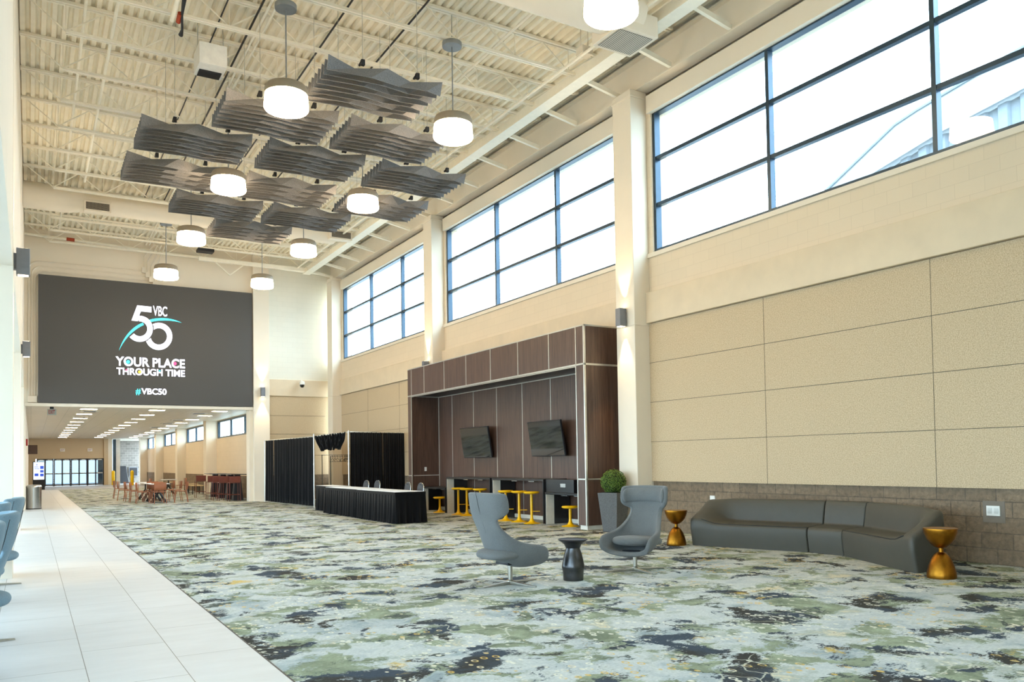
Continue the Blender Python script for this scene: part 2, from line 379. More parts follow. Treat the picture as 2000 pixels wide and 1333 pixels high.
wl = ['tall clerestory window behind the viewpoint', 'tall window above the grey sofa showing a neighbouring roof', 'tall window above the walnut media wall', 'tall far window nearest the screen wall']
for i in range(1, 5):
    y1 = CC[i] - .43; y0 = CC[i - 1] + .16
    window(i, y0, y1, 10.74, 5.555, 8.42, [y1 - 2.93, y1 - 5.85], [6.52, 7.46], wl[i - 1])
# left wall: header over openings on columns
struct(MB().box(-.6, XL, YB, YF, 4.12, 10.2).build('wall_left', CREAM), 'white left wall above the lobby openings', 'wall')
for i, c in enumerate(CC):
    lab = ['white left column behind the viewpoint', 'white left column beside the viewpoint', 'white left pier beside the daylight tinted lounge chairs', 'white left pier before the steel trash can', 'white left pier in the far left corner'][i]
    struct(MB().box(-.62, XL + .004, c - .29, c + .29, 0, 9.7).build('pier', CREAM), lab, 'column')
# lobby beyond the left openings
struct(MB().box(-6.4, -.6, YB, YF, 4.12, 4.4).build('ceiling_lobby', CREAM), 'flat white ceiling of the lobby beyond the left piers', 'ceiling')
f = MB()
for k in range(15): f.box(-6.2, -6.05, YB + 3 * k - .04, YB + 3 * k + .04, 0, 4.12)
f.box(-6.2, -6.05, YB, YF, 0, .12).box(-6.2, -6.05, YB, YF, 4.0, 4.12).box(-6.2, -6.05, YB, YF, 2.4, 2.47)
o = struct(f.build('window_9', FRAMEB), 'glazed outer side of the lobby on the left', 'window')
MB().box(-6.13, -6.12, YB, YF, .1, 4.05).build('pane', GLASS, o)
# back wall and lobby ends
struct(MB().box(-6.4, 11.2, YB - .3, YB, 0, 10.2).build('wall_back', CREAM), 'plain cream wall behind the viewpoint', 'wall')
struct(MB().box(-6.4, -.62, YF, YF + .4, 0, 4.4).build('wall_lobby', CREAM), 'plain cream end wall of the lobby', 'wall')
# screen wall with the opening to the corridor
m = MB().box(-.6, 7.95, YF, YF + .5, 3.62, 10.2).box(-.6, -.16, YF, YF + .5, 0, 3.62).box(7.3, 7.95, YF + .02, YF + .5, 0, 3.62)
wallpart(m, 'wall_far', CREAM, 'cream far wall carrying the big screen')
struct(MB().box(7.42, 8.03, YF - .22, YF + .1, 0, 9.7).box(7.28, 7.42, YF - .05, YF + .45, 0, 3.6).build('column_far', CREAM, bevel=.01), 'cream pilaster to the right of the big screen', 'column')
wallpart(MB().box(7.95, 10.75, YF, YF + .5, 4.6, 10.2), 'wall_far_upper', CMU_X, 'cream block wall above the band right of the screen')
wallpart(MB().box(8.02, 10.75, YF - .03, YF + .4, .985, 4.13), 'wall_far_panels', PANEL, 'tan speckled panelling right of the screen')
wallpart(MB().box(8.02, 10.75, YF - .01, YF + .4, 0, .99), 'wall_far_base', STONE_X, 'split face brown stone base right of the corridor opening')
struct(MB().box(8.0, 10.62, YF - .1, YF + .1, 4.13, 4.78).build('trim_6', LEDGE, bevel=.01), 'smooth cream band right of the screen', 'wall band')
m = MB()
for z in (1.77, 2.62, 3.35): m.box(8.03, 10.3, YF - .035, YF - .02, z - .006, z + .006)
struct(m.build('trim_7', SEAM), 'thin seams in the panelling right of the screen', 'panel seams')
struct(MB().box(-.2, 7.42, YF - .12, YF + .02, 3.55, 3.66).build('trim_8', CREAM, bevel=.008), 'pale trim along the lower edge of the screen', 'trim')
# roof deck: ribs run along the hall
m = MB(); prof = []; x = -.6
while x < 11.1:
    prof += [(x, ZD + .065), (x + .05, ZD + .065), (x + .075, ZD), (x + .145, ZD), (x + .17, ZD + .065)]; x += .17
rows = [[(px, y, pz - .003 * max(0, px)) for px, pz in prof] for y in (YB, YF + .1)]
m.grid(rows); struct(m.build('ceiling', DECKP, solid=.004), 'cream corrugated metal roof deck', 'ceiling')
struct(MB().box(-.6, 11.1, YB, YF + .5, 9.95, 10.2).build('ceiling_slab', CREAM), 'roof slab over the metal deck', 'ceiling')
# far corridor
YE = 70.0
struct(MB().box(-.6, 8.4, YF + .5, YE + 9, 3.6, 3.9).build('ceiling_corridor', ACT), 'low acoustic tile ceiling of the far corridor', 'ceiling')
struct(MB().box(-.6, -.16, YF + .5, YE + 9, 0, 3.6).build('wall_corridor_left', CREAM), 'cream left wall of the far corridor', 'wall')
PY = [(32.9, 33.0), (41.6, 42.35), (50.7, 51.45), (60.1, 60.9), (69.3, 70.2)]
m = MB().box(7.85, 8.2, YF + .4, YE, .95, 2.72).box(7.85, 8.2, YF + .4, YE, 3.58, 3.7)
wallpart(m, 'wall_corridor_right', CMU_Y, 'cream painted block wall of the far corridor')
wallpart(MB().box(7.83, 8.2, YF + .4, YE, 0, .95), 'wall_corridor_base', STONE_Y, 'brown block base of the far corridor wall')
for i in range(1, 5):
    a, b = PY[i]
    struct(MB().box(7.36, 7.95, a, b, 0, 3.62).build('pilaster', CREAM), 'cream corridor pilaster, %s beyond the screen' % ORD[i - 1].replace('nearest', 'first'), 'column')
    y0 = PY[i - 1][1]; y1 = a
    window(4 + i, y0, y1, 7.9, 2.72, 3.58, [y0 + (y1 - y0) * k / 3 for k in (1, 2)], [], 'low clerestory window in the corridor wall, %s beyond the screen' % ORD[i - 1].replace('nearest', 'first'), .08, .12)
    portal(8.4, (y0 + y1) / 2, 3.15, .86, y1 - y0, (0, PI / 2, 0))
# corridor end
m = MB().box(-.2, 4.95, YE, YE + .3, 2.07, 3.6).box(4.86, 5.15, YE - .1, YE + .3, 0, 3.6).box(-.2, .3, YE, YE + .3, 0, 2.1)
wallpart(m, 'wall_corridor_end', PANEL, 'speckled wall above the far exit doors')
struct(MB().box(5.15, 5.45, YE + .2, YE + .5, 0, 3.6).build('column_end', CREAM), 'cream pier beside the far exit doors', 'column')
wallpart(MB().box(4.9, 8.4, YE + 7, YE + 7.3, 0, 3.6), 'wall_service', BRICKG, 'grey block wall of the service passage')
struct(MB().box(5.5, 5.72, YE + .25, YE + .6, 0, 3.55).build('trim_9', FRAMEB), 'dark steel jamb of the service passage', 'jamb')
struct(MB().box(5.73, 6.02, YE + .3, YE + .65, 0, 3.55).build('trim_10', WHITEP), 'white edge of the service passage door', 'jamb')
def exit_door(n, x0, label):
    w = 1.12; f = MB(); H = 2.1
    for a, b in ((x0, x0 + .05), (x0 + w / 2 - .02, x0 + w / 2 + .02), (x0 + w - .05, x0 + w)): f.box(a, b, YE + .02, YE + .14, 0, H)
    f.box(x0, x0 + w, YE + .02, YE + .14, H - .07, H)
    o = struct(f.build('door_%d' % n, BLACKM), label, 'door')
    for k in range(2):
        a = x0 + .05 + k * (w / 2 - .03); b = a + w / 2 - .07
        MB().box(a, b, YE + .07, YE + .078, .05, H - .08).build('pane', SMOKE, o)
        s = MB().box(a, a + .03, YE + .05, YE + .1, .02, H - .07).box(b - .03, b, YE + .05, YE + .1, .02, H - .07).box(a, b, YE + .05, YE + .1, .02, .14).box(a, b, YE + .05, YE + .1, .9, 1.0).box(a, b, YE + .05, YE + .1, H - .16, H - .07)
        s.build('leaf_frame', SCONCEM, o)
        MB().box(a + .03, b - .03, YE - .02, YE + .02, .94, 1.0).box(a + .04, a + .07, YE - .01, YE + .05, .94, 1.0).box(b - .07, b - .04, YE - .01, YE + .05, .94, 1.0).build('push_bar', STAINLESS, o)
        MB().box(a + .12, b - .1, YE - .02, YE + .05, H - .15, H - .08).build('door_closer', STAINLESS, o)
for k, lab in enumerate(['leftmost pair of glass exit doors, partly behind the kiosk', 'second pair of glass exit doors from the left', 'third pair of glass exit doors from the left', 'rightmost pair of glass exit doors at corridor end']):
    exit_door(k + 1, .36 + 1.125 * k, lab)
portal(2.6, YE + .6, 1.1, 4.5, 2.1, (-PI / 2, 0, 0))
portal(8.1, YE + 3.5, 1.8, 3.4, 6, (0, PI / 2, 0))
for x, s in ((2.05, 'left'), (3.9, 'right')):
    t = thing('exit_sign', 'small white exit sign on the end wall, %s one' % s, 'sign', (x, YE, 2.62), 0)
    MB().box(-.16, .16, -.08, 0, 0, .22).build('housing', WHITEP, t); text('EXIT', -.11, .06, .22, .1, -.081, RED, 'lettering', t)

# ------------------------------------------------------------------ roof joists, ducts, pipes
def dz(x): return ZD - .003 * max(0, x)
jproto = None
NJ = 16
for k in range(NJ):
    y = 8.374 + 1.542 * k
    if y > 31.9: break
    lab = 'cream open web roof joist, %s counted from the screen wall' % ['nearest', 'second', 'third', 'fourth', 'fifth', 'sixth', 'seventh', 'eighth', 'ninth', 'tenth', 'eleventh', 'twelfth', 'thirteenth', 'fourteenth', 'fifteenth', 'sixteenth'][15 - k]
    if jproto is None:
        t = jproto = thing('roof_joist', lab, 'roof joist', (0, y, 0), 0, 'roof joists')
        m = MB()
        for s in (-.035, .035):
            m.beam((-.2, s, ZD - .03), (10.5, s, ZD - .07), .05, .05)
        m.build('top_chord', STEEL, t)
        m = MB()
        for s in (-.03, .03): m.beam((.52, s, 9.15), (9.55, s, 9.13), .04, .05)
        m.build('bottom_chord', STEEL, t)
        m = MB(); xs = [-.15 + .0]; n = 8; span = 9.9
        for i in range(n):
            a = -.1 + span * i / n; b = a + span / n / 2; c = a + span / n
            m.beam((a, 0, dz(a) - .06), (max(b, .5), 0, 9.16), .022, .022); m.beam((max(b, .5), 0, 9.16), (c, 0, dz(c) - .06), .022, .022)
            m.beam((b, 0, 9.16), (b, 0, dz(b) - .05), .014, .014)
        m.build('web', STEEL, t)
        MB().beam((9.5, 0, 9.1), (10.46, 0, 8.93), .07, .09).build('kicker', STEEL, t)
    else: dup(jproto, (0, y, 0), 0, lab)
t = tag(MB().box(9.32, 9.48, 8.2, 31.6, 8.98, 9.2).box(9.26, 9.54, 8.2, 31.6, 8.955, 8.985).build('channel_beam', STEEL), 'long cream channel running under the joists beside the windows', 'channel')
tag(MB().box(5.3, 9.5, 31.2, 31.32, 8.98, 9.12).beam((5.9, 31.26, 8.98), (6.4, 31.26, 8.55), .04, .04).beam((6.9, 31.26, 8.98), (6.4, 31.26, 8.55), .04, .04).build('cross_beam', STEEL), 'short cream beam with a vee hanger across the far end', 'beam')
def duct(y, z, r, x0, x1, label, grilles, boot):
    t = thing('spiral_duct', label, 'air duct', (0, y, 0))
    pts = []
    n = int((x1 - x0) / .09)
    m = MB(); prof = []
    for i in range(n + 1):
        xx = x0 + (x1 - x0) * i / n; prof.append((r * (1.0 if i % 2 else .992), xx))
    mm = MB().lathe(prof, 40)
    mm.v = [(c, a, z + b) for a, b, c in mm.v]
    mm.build('tube', CREAM, t, smooth=True, angle=30)
    if boot:
        mm = MB().lathe([(r * 1.28, -.2), (r * 1.28, .75), (r * 1.26, .85), (r * 1.0, 1.3)], 40); mm.v = [(c, a, z + .02 + b) for a, b, c in mm.v]
        mm.build('boot', CREAM, t, smooth=True)
    for gx0, gx1, gz, gh in grilles:
        g = MB().box(gx0, gx1, -r - .14, -r * .5, gz - gh / 2, gz + gh / 2).build('grille_box', CREAM, t, bevel=.01)
        MB().box(gx0 + .05, gx1 - .05, -r - .15, -r - .139, gz - gh / 2 + .05, gz + gh / 2 - .05).build('grille', MESHG, g)
    return t
duct(26.1, 9.06, .29, -.2, 8.7, 'cream spiral duct crossing the hall near the screen wall', [(1.28, 1.98, 8.88, .30), (8.45, 9.2, 9.0, .30)], True)
dd = duct(10.68, 9.1, .44, 1.5, 8.9, 'large cream spiral duct overhead nearest the viewpoint', [], False)
m = MB().hexa([(-.35, -.3, -.12), (.5, -.3, -.12), (.5, .45, -.12), (-.35, .45, -.12), (-.35, -.3, .25), (.5, -.3, .25), (.5, .45, .25), (-.35, .45, .25)]); gb = m.build('grille_box', CREAM, dd, bevel=.01, loc=(8.72, 0, 8.75))
MB().box(-.28, .43, -.23, .38, -.128, -.119).build('grille', block('mesh_face', (200, 196, 184), (90, 84, 78), 0, .04, .04, .008), gb)
for xr, z0, r, y1, mat, lab in ((.80, 9.42, .028, 31, STEEL, 'thin cream pipe under the deck close to the left wall'), (1.24, 9.20, .03, 24.6, STEEL, 'thin cream pipe second out from the left wall'),
        (3.55, 9.40, .022, 31.5, STEEL, 'cream conduit between the white projector box and lamp row'), (3.66, 9.40, .02, 31.5, STEEL, 'cream conduit running alongside its twin above the felt baffles'),
        (3.44, 9.44, .02, 26, BLACKM, 'dark strut rail above the felt baffles'), (4.75, 9.42, .018, 27, BLACKM, 'dark strut rail over the middle of the hall'), (5.9, 9.42, .018, 27, BLACKM, 'dark strut rail over the right part of the hall'),
        (2.9, 9.44, .014, 26, BLACKM, 'dark strut rail over the left felt baffles'), (8.9, 9.05, .03, 31, STEEL, 'cream pipe with an orange sleeve beside the channel'), (7.55, 9.3, .025, 31.5, STEEL, 'cream conduit over the right lamp row')):
    tag(MB().path([(xr, 8.4, z0), (xr, y1, z0)], r, 8).build('ceiling_pipe', mat, smooth=True), lab, 'pipe', 'pipes under the deck')
t = thing('sprinkler_pipe', 'cream sprinkler main with orange sleeves along the screen wall', 'pipe')
MB().path([(-.2, 31.85, 9.42), (10.3, 31.85, 9.1)], .055, 12).build('pipe', STEEL, t, smooth=True)
MB().path([(1.05, 31.85, 9.382), (1.3, 31.85, 9.374)], .06, 12).build('sleeve', ORANGE, t, smooth=True)
MB().path([(7.95, 31.85, 9.172), (8.25, 31.85, 9.163)], .06, 12).build('sleeve', ORANGE, t, smooth=True)
for k in range(4):
    a = .05 - .0 + k * .09; z = 8.62 - k * .16
    pts = [(a - .12, YF - .03, 3.9), (a - .12, YF - .03, z - .35)]
    for j in range(1, 7): pts.append((a - .12 + .3 * (1 - math.cos(j * PI / 12)), YF - .03, z - .35 + .3 * math.sin(j * PI / 12)))
    x1 = 3.55 + .12 * k; pts += [(x1, YF - .03, z - .04), (x1, YF - .03, z)]
    t = thing('wall_conduit', 'thin cream conduit bending above the screen, %s from the top' % ['first', 'second', 'third', 'lowest'][k], 'conduit', (0, 0, 0), 0, 'conduits round the screen')
    MB().path(pts, .022, 8).build('tube', CREAM, t, smooth=True)
    MB().box(x1 - .07, x1 + .07, YF - .1, YF, z - .1, z + .1).path([(x1 + .0, YF - .05, z + .1), (x1, YF - .05, z + .5), (x1 + .25, YF - .9, 9.4)], .02, 6).build('pull_box', CREAM, t)
tag(MB().box(-.1, .18, YF - .1, YF, 3.68, 3.9).build('junction_box', CREAM, bevel=.01), 'cream junction box at the lower left screen corner', 'junction box')
# projector box
t = thing('speaker_box', 'white box speaker with black grille hung under the deck', 'speaker', (2.80, 15.22, 8.74)); t.scale = (.88, .88, .88)
MB().hexa([(-.27, -.3, -.14), (.27, -.3, -.14), (.27, .35, -.14), (-.27, .35, -.14), (-.27, -.3, .3), (.27, -.3, .3), (.27, .35, .3), (-.27, .35, .3)]).build('cabinet', WHITEP, t, bevel=.01)
MB().box(-.22, .22, .0, .31, -.155, -.138).build('grille', BLACKM, t)
MB().path([(-.25, 0, .3), (-.25, 0, .8)], .01).path([(.25, 0, .3), (.25, 0, .8)], .01).build('hanger', CABLE, t)
tag(MB().box(5.05, 5.6, 29.9, 30.3, 9.02, 9.12).build('speaker_box', BLACKM, bevel=.01), 'small black box under the deck near the screen wall', 'speaker')
t = thing('cable_loom', 'black hanging cable loom with a bracket near the top left', 'cable', (2.15, 14.1, 0))
MB().path([(0, -.5, 9.25), (0, -.35, 9.2), (.01, .1, 8.98), (.05, .35, 8.86), (.05, .5, 8.84)], [.05, .05, .02, .02, .04], 8).build('cable', BLACKM, t, smooth=True)
MB().path([(-.1, -.4, 9.1), (-.12, .3, 8.95)], .04, 10).build('pipe', STEEL, t, smooth=True); MB().path([(-.02, .1, 9.0), (-.02, .3, 8.95)], .04, 10).build('sleeve', ORANGE, t, smooth=True)
tag(MB().box(8.95, 9.2, 12.2, 12.42, 9.15, 9.3).box(8.98, 9.0, 12.3, 12.32, 9.3, 9.68).box(9.15, 9.17, 12.3, 12.32, 9.3, 9.68).build('junction_box', CREAM, bevel=.01), 'white ceiling junction box beside the long channel', 'junction box')

# ------------------------------------------------------------------ felt baffles
HP = 6.5; ZP = 1.45 + HP
grid_ = [(.778, 1.9935), (.597, 2.2904), (.942, 2.2887), (.422, 2.574), (.78, 2.5655), (1.146, 2.5671), (.413, 2.890), (.79, 2.886), (1.157, 2.8968), (.604, 3.1905), (.947, 3.1758), (.791, 3.4668)]
blabs = ['grey felt baffle alone in the row nearest the viewpoint', 'grey felt baffle behind the nearest left lamp, left of its row', 'grey felt baffle behind the second right lamp, right of its row', 'grey felt baffle at the left of the third row', 'grey felt baffle in the middle of the third row', 'grey felt baffle at the right of the third row, by the channel',
         'grey felt baffle at the left of the fourth row', 'grey felt baffle in the middle of the fourth row', 'grey felt baffle at the right of the fourth row behind a lamp', 'grey felt baffle at the left of the fifth row', 'grey felt baffle at the right of the fifth row', 'grey felt baffle alone in the row nearest the screen']
bproto = None
for (gx, gy), lab in zip(grid_, blabs):
    loc = (gx * HP, gy * HP, ZP)
    if bproto is None:
        t = bproto = thing('acoustic_baffle', lab, 'acoustic baffle', loc, 0, 'grey felt ceiling baffles')
        Wb = 2.0; NB = 8; H = .205
        for j in range(NB):
            yb = -.625 + j * .178; nseg = 4; top = []; bot = []
            for i in range(nseg + 1):
                xx = -Wb / 2 + Wb * i / nseg + (.0 if j % 2 == 0 or i in (0, nseg) else Wb / nseg * .5 * (1 if i < nseg else 0))
                s = i % 2
                top.append((xx, yb + (.19 if s else -.01), -.03 * s)); bot.append((xx + (Wb / nseg * .45 if 0 < i < nseg else 0), yb + (.09 if not s else .01), -H))
            m = MB().grid([top, bot])
            fs = []
            for q, (a, b, c, d) in enumerate(m.f): fs += [(a, b, d), (b, c, d)]
            m.f = fs; m.build('blade', FELT, t, solid=.012)
        for sx in (-.42, .55):
            for sy in (-.60, .6):
                MB().path([(sx, sy, -.02), (sx, sy, 1.71)], .004, 6).build('cable', CABLE, t)
                MB().box(sx - .03, sx + .03, sy - .03, sy + .03, -.03, .06).path([(sx - .02, sy - .02, .03), (sx - .02, sy + .1, .01)], .02, 8).build('bracket', BLACKM, t)
    else: dup(bproto, loc, 0, lab)
# ------------------------------------------------------------------ pendant lamps
pproto = None
def lab_p(side, k, tot): return 'lit drum pendant lamp in the %s row, %s from the screen' % (side, ['nearest', 'second', 'third', 'fourth', 'fifth'][tot - 1 - k])
for side, xs, ys in (('left', 3.64, [13.27, 17.86, 22.56, 27.2]), ('right', 6.61, [8.36, 13.03, 17.69, 22.44, 27.2])):
    for k, y in enumerate(ys):
        lab = lab_p(side, k, len(ys))
        if pproto is None:
            t = pproto = thing('pendant_lamp', lab, 'pendant lamp', (xs, y, 0), 0, 'drum pendant lamps')
            MB().lathe([(.02, 7.305), (.30, 7.31), (.345, 7.322), (.362, 7.345), (.364, 7.37), (.354, 7.48), (.347, 7.57)], 32).build('shade', LAMPGLASS, t, smooth=True)
            MB().lathe([(.350, 7.57), (.352, 7.58), (.348, 7.67), (.325, 7.715), (.28, 7.735), (.02, 7.74)], 32).build('cap', LAMPMETAL, t, smooth=True)
            MB().path([(0, 0, 7.70), (0, 0, 9.06)], .012, 8).build('rod', CANOPYM, t, smooth=True)
            MB().lathe([(.02, 9.02), (.175, 9.02), (.18, 9.03), (.18, 9.10), (.02, 9.105)], 32).build('canopy', CANOPYM, t, smooth=True); MB().path([(0, 0, 9.1), (0, 0, 9.70)], .01, 8).build('hanger_rod', CABLE, t)
        else: dup(pproto, (xs, y, 0), 0, lab)
# ------------------------------------------------------------------ wall sconces
def sconce(loc, rz, label, first=[None]):
    if first[0] is None:
        t = first[0] = thing('wall_sconce', label, 'wall light', loc, rz, 'up and down wall lights')
        MB().box(-.075, .075, -.19, -.03, -.18, .18).build('body', SCONCEM, t, bevel=.004)
        MB().box(-.045, .045, -.035, 0, -.11, .11).build('mount_plate', SCONCEM, t)
        MB().box(-.055, .055, -.17, -.05, -.184, -.178).build('lens', GLOW, t)
        MB().box(-.055, .055, -.17, -.05, .178, .184).build('lens', GLOW, t)
    else: t = dup(first[0], loc, rz, label)
    M = Matrix.Translation(loc) @ Matrix.Rotation(rz, 4, 'Z')
    for s in (1, -1):
        l = bpy.data.lights.new('sconce_beam', 'SPOT'); l.energy = 170; l.color = LAMP; l.spot_size = math.radians(46); l.spot_blend = .35; l.shadow_soft_size = .03
        o = bpy.data.objects.new('sconce_beam', l); COL.objects.link(o); o.location = M @ Vector((0, -.11, .20 * s)); o.rotation_euler = (PI if s > 0 else 0, 0, 0)
RIGHT = -PI / 2   # mounted on a face that looks towards -x
sconce((10.30, 12.76, 4.28), RIGHT, 'grey up and down light on the column beside the planter')
sconce((10.30, 22.14, 4.28), RIGHT, 'grey up and down light just showing above the walnut wall')
sconce((XL + .005, 12.76, 4.24), PI / 2, 'grey up and down light on the nearer left pier')
sconce((XL + .005, 22.14, 4.24), PI / 2, 'grey up and down light on the farther left pier')
sconce((7.74, YF - .22, 4.25), 0, 'grey up and down light on the pilaster beside the screen')
# ------------------------------------------------------------------ big screen
t = thing('video_wall', 'huge dark led screen with anniversary logo above the corridor', 'screen')
YS = YF - .16
MB().box(.21, 7.39, YS, YF, 3.68, 8.11).build('panel', SCREEN, t)
def lg(cx, cy): return (2.1465 + .0027089 * cx - .0000068 * cy, 7.5378 + .0001547 * cx - .0029576 * cy)
def plate(polys, mat, name, d=.012):
    m = MB()
    for poly in polys: m.prism([lg(*p) for p in poly], YS - d, YS)
    return m.build(name, mat, t)
def arc(cx, cy, r, a0, a1, n): return [(cx + r * math.cos(a0 + (a1 - a0) * i / n), cy + r * math.sin(a0 + (a1 - a0) * i / n)) for i in range(n + 1)]
fx, fy, fR, fr = 462, 398, 161, 92
five = [[(430, 108), (606, 122), (606, 192), (476, 182), (452, 238), (468, 240), (440, 305), (360, 297)]]
o_ = arc(fx, fy, fR, -PI * .53, PI * .78, 40); i_ = arc(fx, fy, fr, -PI * .53, PI * .78, 40)
five += [[o_[k], o_[k + 1], i_[k + 1], i_[k]] for k in range(40)]
plate(five, SCR_W, 'logo_figure')
zx, zy, zR, zr = 698, 490, 170, 102; zero = []
for k in range(120):
    a0 = 2 * PI * k / 120; a1 = 2 * PI * (k + 1) / 120; rr = [zr + (zR - zr) * j / 8 for j in range(9)]
    for j in range(8):
        q = [(zx + rr[j] * math.cos(a0), zy + rr[j] * math.sin(a0)), (zx + rr[j + 1] * math.cos(a0), zy + rr[j + 1] * math.sin(a0)), (zx + rr[j + 1] * math.cos(a1), zy + rr[j + 1] * math.sin(a1)), (zx + rr[j] * math.cos(a1), zy + rr[j] * math.sin(a1))]
        mx = sum(p[0] for p in q) / 4; my = sum(p[1] for p in q) / 4
        if math.hypot(mx - fx, my - fy) > fR + 12: zero.append(q)
plate(zero, SCR_W, 'logo_figure')
def bez(p0, p1, p2, p3, n): return [tuple((1 - s) ** 3 * a + 3 * (1 - s) ** 2 * s * b + 3 * (1 - s) * s * s * c + s ** 3 * d for a, b, c, d in zip(p0, p1, p2, p3)) for s in [i / n for i in range(n + 1)]]
up = bez((210, 668), (265, 480), (390, 360), (500, 322), 24); lo = bez((210, 668), (285, 500), (410, 395), (512, 350), 24)
plate([[up[k], up[k + 1], lo[k + 1], lo[k]] for k in range(24)], SCR_T, 'logo_swoosh')
up = bez((584, 283), (690, 252), (850, 245), (988, 316), 24); lo = bez((596, 312), (700, 285), (850, 278), (988, 316), 24)
plate([[up[k], up[k + 1], lo[k + 1], lo[k]] for k in range(24)], SCR_T, 'logo_swoosh')
def words_(s, x0, y0, x1, y1, mat, bold=.02):
    a = lg(x0, (y0 + y1) / 2); b = lg(x1, (y0 + y1) / 2); h = .00296 * (y1 - y0); text(s, a[0], (a[1] + b[1]) / 2 - h / 2, b[0] - a[0], h, YS, mat, 'lettering', t, bold)
words_('VBC', 625, 112, 803, 237, SCR_W, .015)
words_('YOUR PLACE', 168, 757, 1030, 873, SCR_W, .03); words_('THROUGH TIME', 180, 893, 1030, 980, SCR_W, .03)
words_('#', 412, 1138, 474, 1215, SCR_T, .02); words_('VBC50', 480, 1138, 795, 1215, SCR_W, .03)
for cx, cy, r, mt in ((320, 806, 23, SCR_T), (903, 832, 20, SCR_P), (458, 930, 17, SCR_Y), (298, 903, 9, SCR_P), (708, 920, 9, SCR_T)):
    plate([arc(cx, cy, r, 0, 2 * PI, 20)[:-1]], mt, 'logo_dot', .02)
# ------------------------------------------------------------------ corridor fittings
tproto = None
for ri, (x0, nn) in enumerate(((1.85, 13), (4.2, 13), (6.52, 13))):
    for k in range(nn):
        y = 33.9 + 3.34 * k * .985; x = x0 + (.0035 * (y - 33.9) if ri == 0 else .003 * (y - 33.9))
        if y > 69: break
        rown = ['left', 'middle', 'right'][ri]
        lab = 'lit ceiling panel in the %s corridor row, %s beyond the screen' % (rown, ORD[k].replace('nearest', 'first'))
        if tproto is None:
            o = tproto = thing('ceiling_light', lab, 'ceiling light', (x, y, 3.6), 0, 'corridor ceiling lights')
            MB().box(-.3, .3, -.22, .22, -.012, 0).build('frame', WHITEP, o); MB().box(-.27, .27, -.18, .18, -.016, -.011).build('lens', TROFFER, o)
        else: dup(tproto, (x, y, 3.6), 0, lab)
vp = None
for k, (x, y) in enumerate(((1.95, 35.2), (1.8, 39.3), (6.0, 35.5), (6.0, 41.0), (6.0, 44.5), (6.0, 49.0))):
    lab = 'flat white air diffuser in the corridor ceiling, %s' % ['first by the left lights', 'second by the left lights', 'first by the right lights', 'second by the right lights', 'third by the right lights', 'fourth by the right lights'][k]
    if vp is None:
        vp = thing('ceiling_vent', lab, 'air diffuser', (x, y, 3.6), 0, 'corridor air diffusers')
        MB().box(-.3, .3, -.3, .3, -.02, 0).build('frame', WHITEP, vp); MB().box(-.2, .2, -.2, .2, -.035, -.02).build('cone', SCONCEM, vp)
    else: dup(vp, (x, y, 3.6), 0, lab)
t = thing('exit_sign', 'hanging exit sign with red letters under the corridor ceiling', 'sign', (.635, 33.0, 3.3))
MB().box(-.14, .14, -.02, .02, 0, .215).build('panel', plain('sign_grey', (176, 184, 176), .4), t); MB().box(-.06, .06, -.03, .03, .215, .3).build('mount', BLACKM, t)
text('EXIT', -.10, .04, .2, .14, -.021, RED, 'lettering', t, .01)
t = thing('kiosk', 'upright display kiosk with a lit event screen by exit doors', 'kiosk', (.44, 60.5, 0))
MB().box(-.34, .34, -.12, .12, 0, 1.82).build('body', BLACKM, t, bevel=.01)
MB().box(-.30, .30, -.13, -.119, .66, 1.78).build('display', SCR_K, t)
text('2026', -.26, 1.32, .28, .1, -.131, SCR_B, 'lettering', t, .02)
for x, z, w, h, mt in ((.07, 1.34, .2, .2, SCR_B), (.07, 1.11, .2, .16, SCR_B), (.07, .86, .2, .18, SCR_B), (-.24, .88, .22, .18, SCR_B), (-.13, 1.55, .04, .14, SCR_B), (-.26, 1.47, .24, .03, SCR_B), (-.26, 1.68, .1, .02, SCR_T)):
    MB().box(x, x + w, -.134, -.13, z, z + h).build('picture_tile', mt, t)
t = thing('trash_can', 'round stainless steel trash can beside the corridor opening', 'trash can', (.09, 32.75, 0))
MB().lathe([(.235, 0), (.235, .74)], 40).build('body', STAINLESS, t, smooth=True); MB().lathe([(.24, .74), (.242, .78), (.225, .82), (.17, .845), (.12, .845), (.11, .80)], 40).build('lid', STAINLESS, t, smooth=True)
MB().lathe([(.237, 0.001), (.237, .03)], 40).build('base_ring', BLACKM, t, smooth=True)
for x, y, lab in ((5.45, 69.2, 'yellow bollard nearer the exit doors'), (6.5, 66.5, 'yellow bollard in front of the service passage')):
    tag(MB().lathe([(.12, 0), (.12, .98), (.10, 1.06), (.06, 1.1), (.01, 1.115)], 24).build('bollard', BOLLARD, smooth=True, loc=(x, y, 0)), lab, 'bollard', 'yellow bollards')
tag(MB().hexa([(-.16, 60, 2.3), (.36, 60, 2.3), (.36, 60.06, 2.3), (-.16, 60.06, 2.3), (-.16, 60, 2.88), (.36, 60, 2.88), (.36, 60.06, 2.88), (-.16, 60.06, 2.88)]).build('wall_sign', SIGNB), 'brown projecting sign on the left corridor wall', 'sign')
tag(MB().box(-.16, -.10, 34.6, 34.75, 2.25, 2.5).build('fire_alarm', RED, bevel=.01), 'red fire alarm on the left corridor wall', 'alarm')
t = thing('folded_cart', 'black folded cart leaning in the service passage', 'cart', (6.7, 74.5, 0))
MB().hexa([(-.4, 0, 0), (.35, 0, 0), (.35, .3, 0), (-.4, .3, 0), (-.35, .2, 1.45), (.15, .2, 1.45), (.15, .3, 1.45), (-.35, .3, 1.45)]).build('body', BLACKM, t, bevel=.03)
MB().path([(-.45, .1, 0), (-.45, .15, 2.3)], .05).build('post', BLACKM, t)
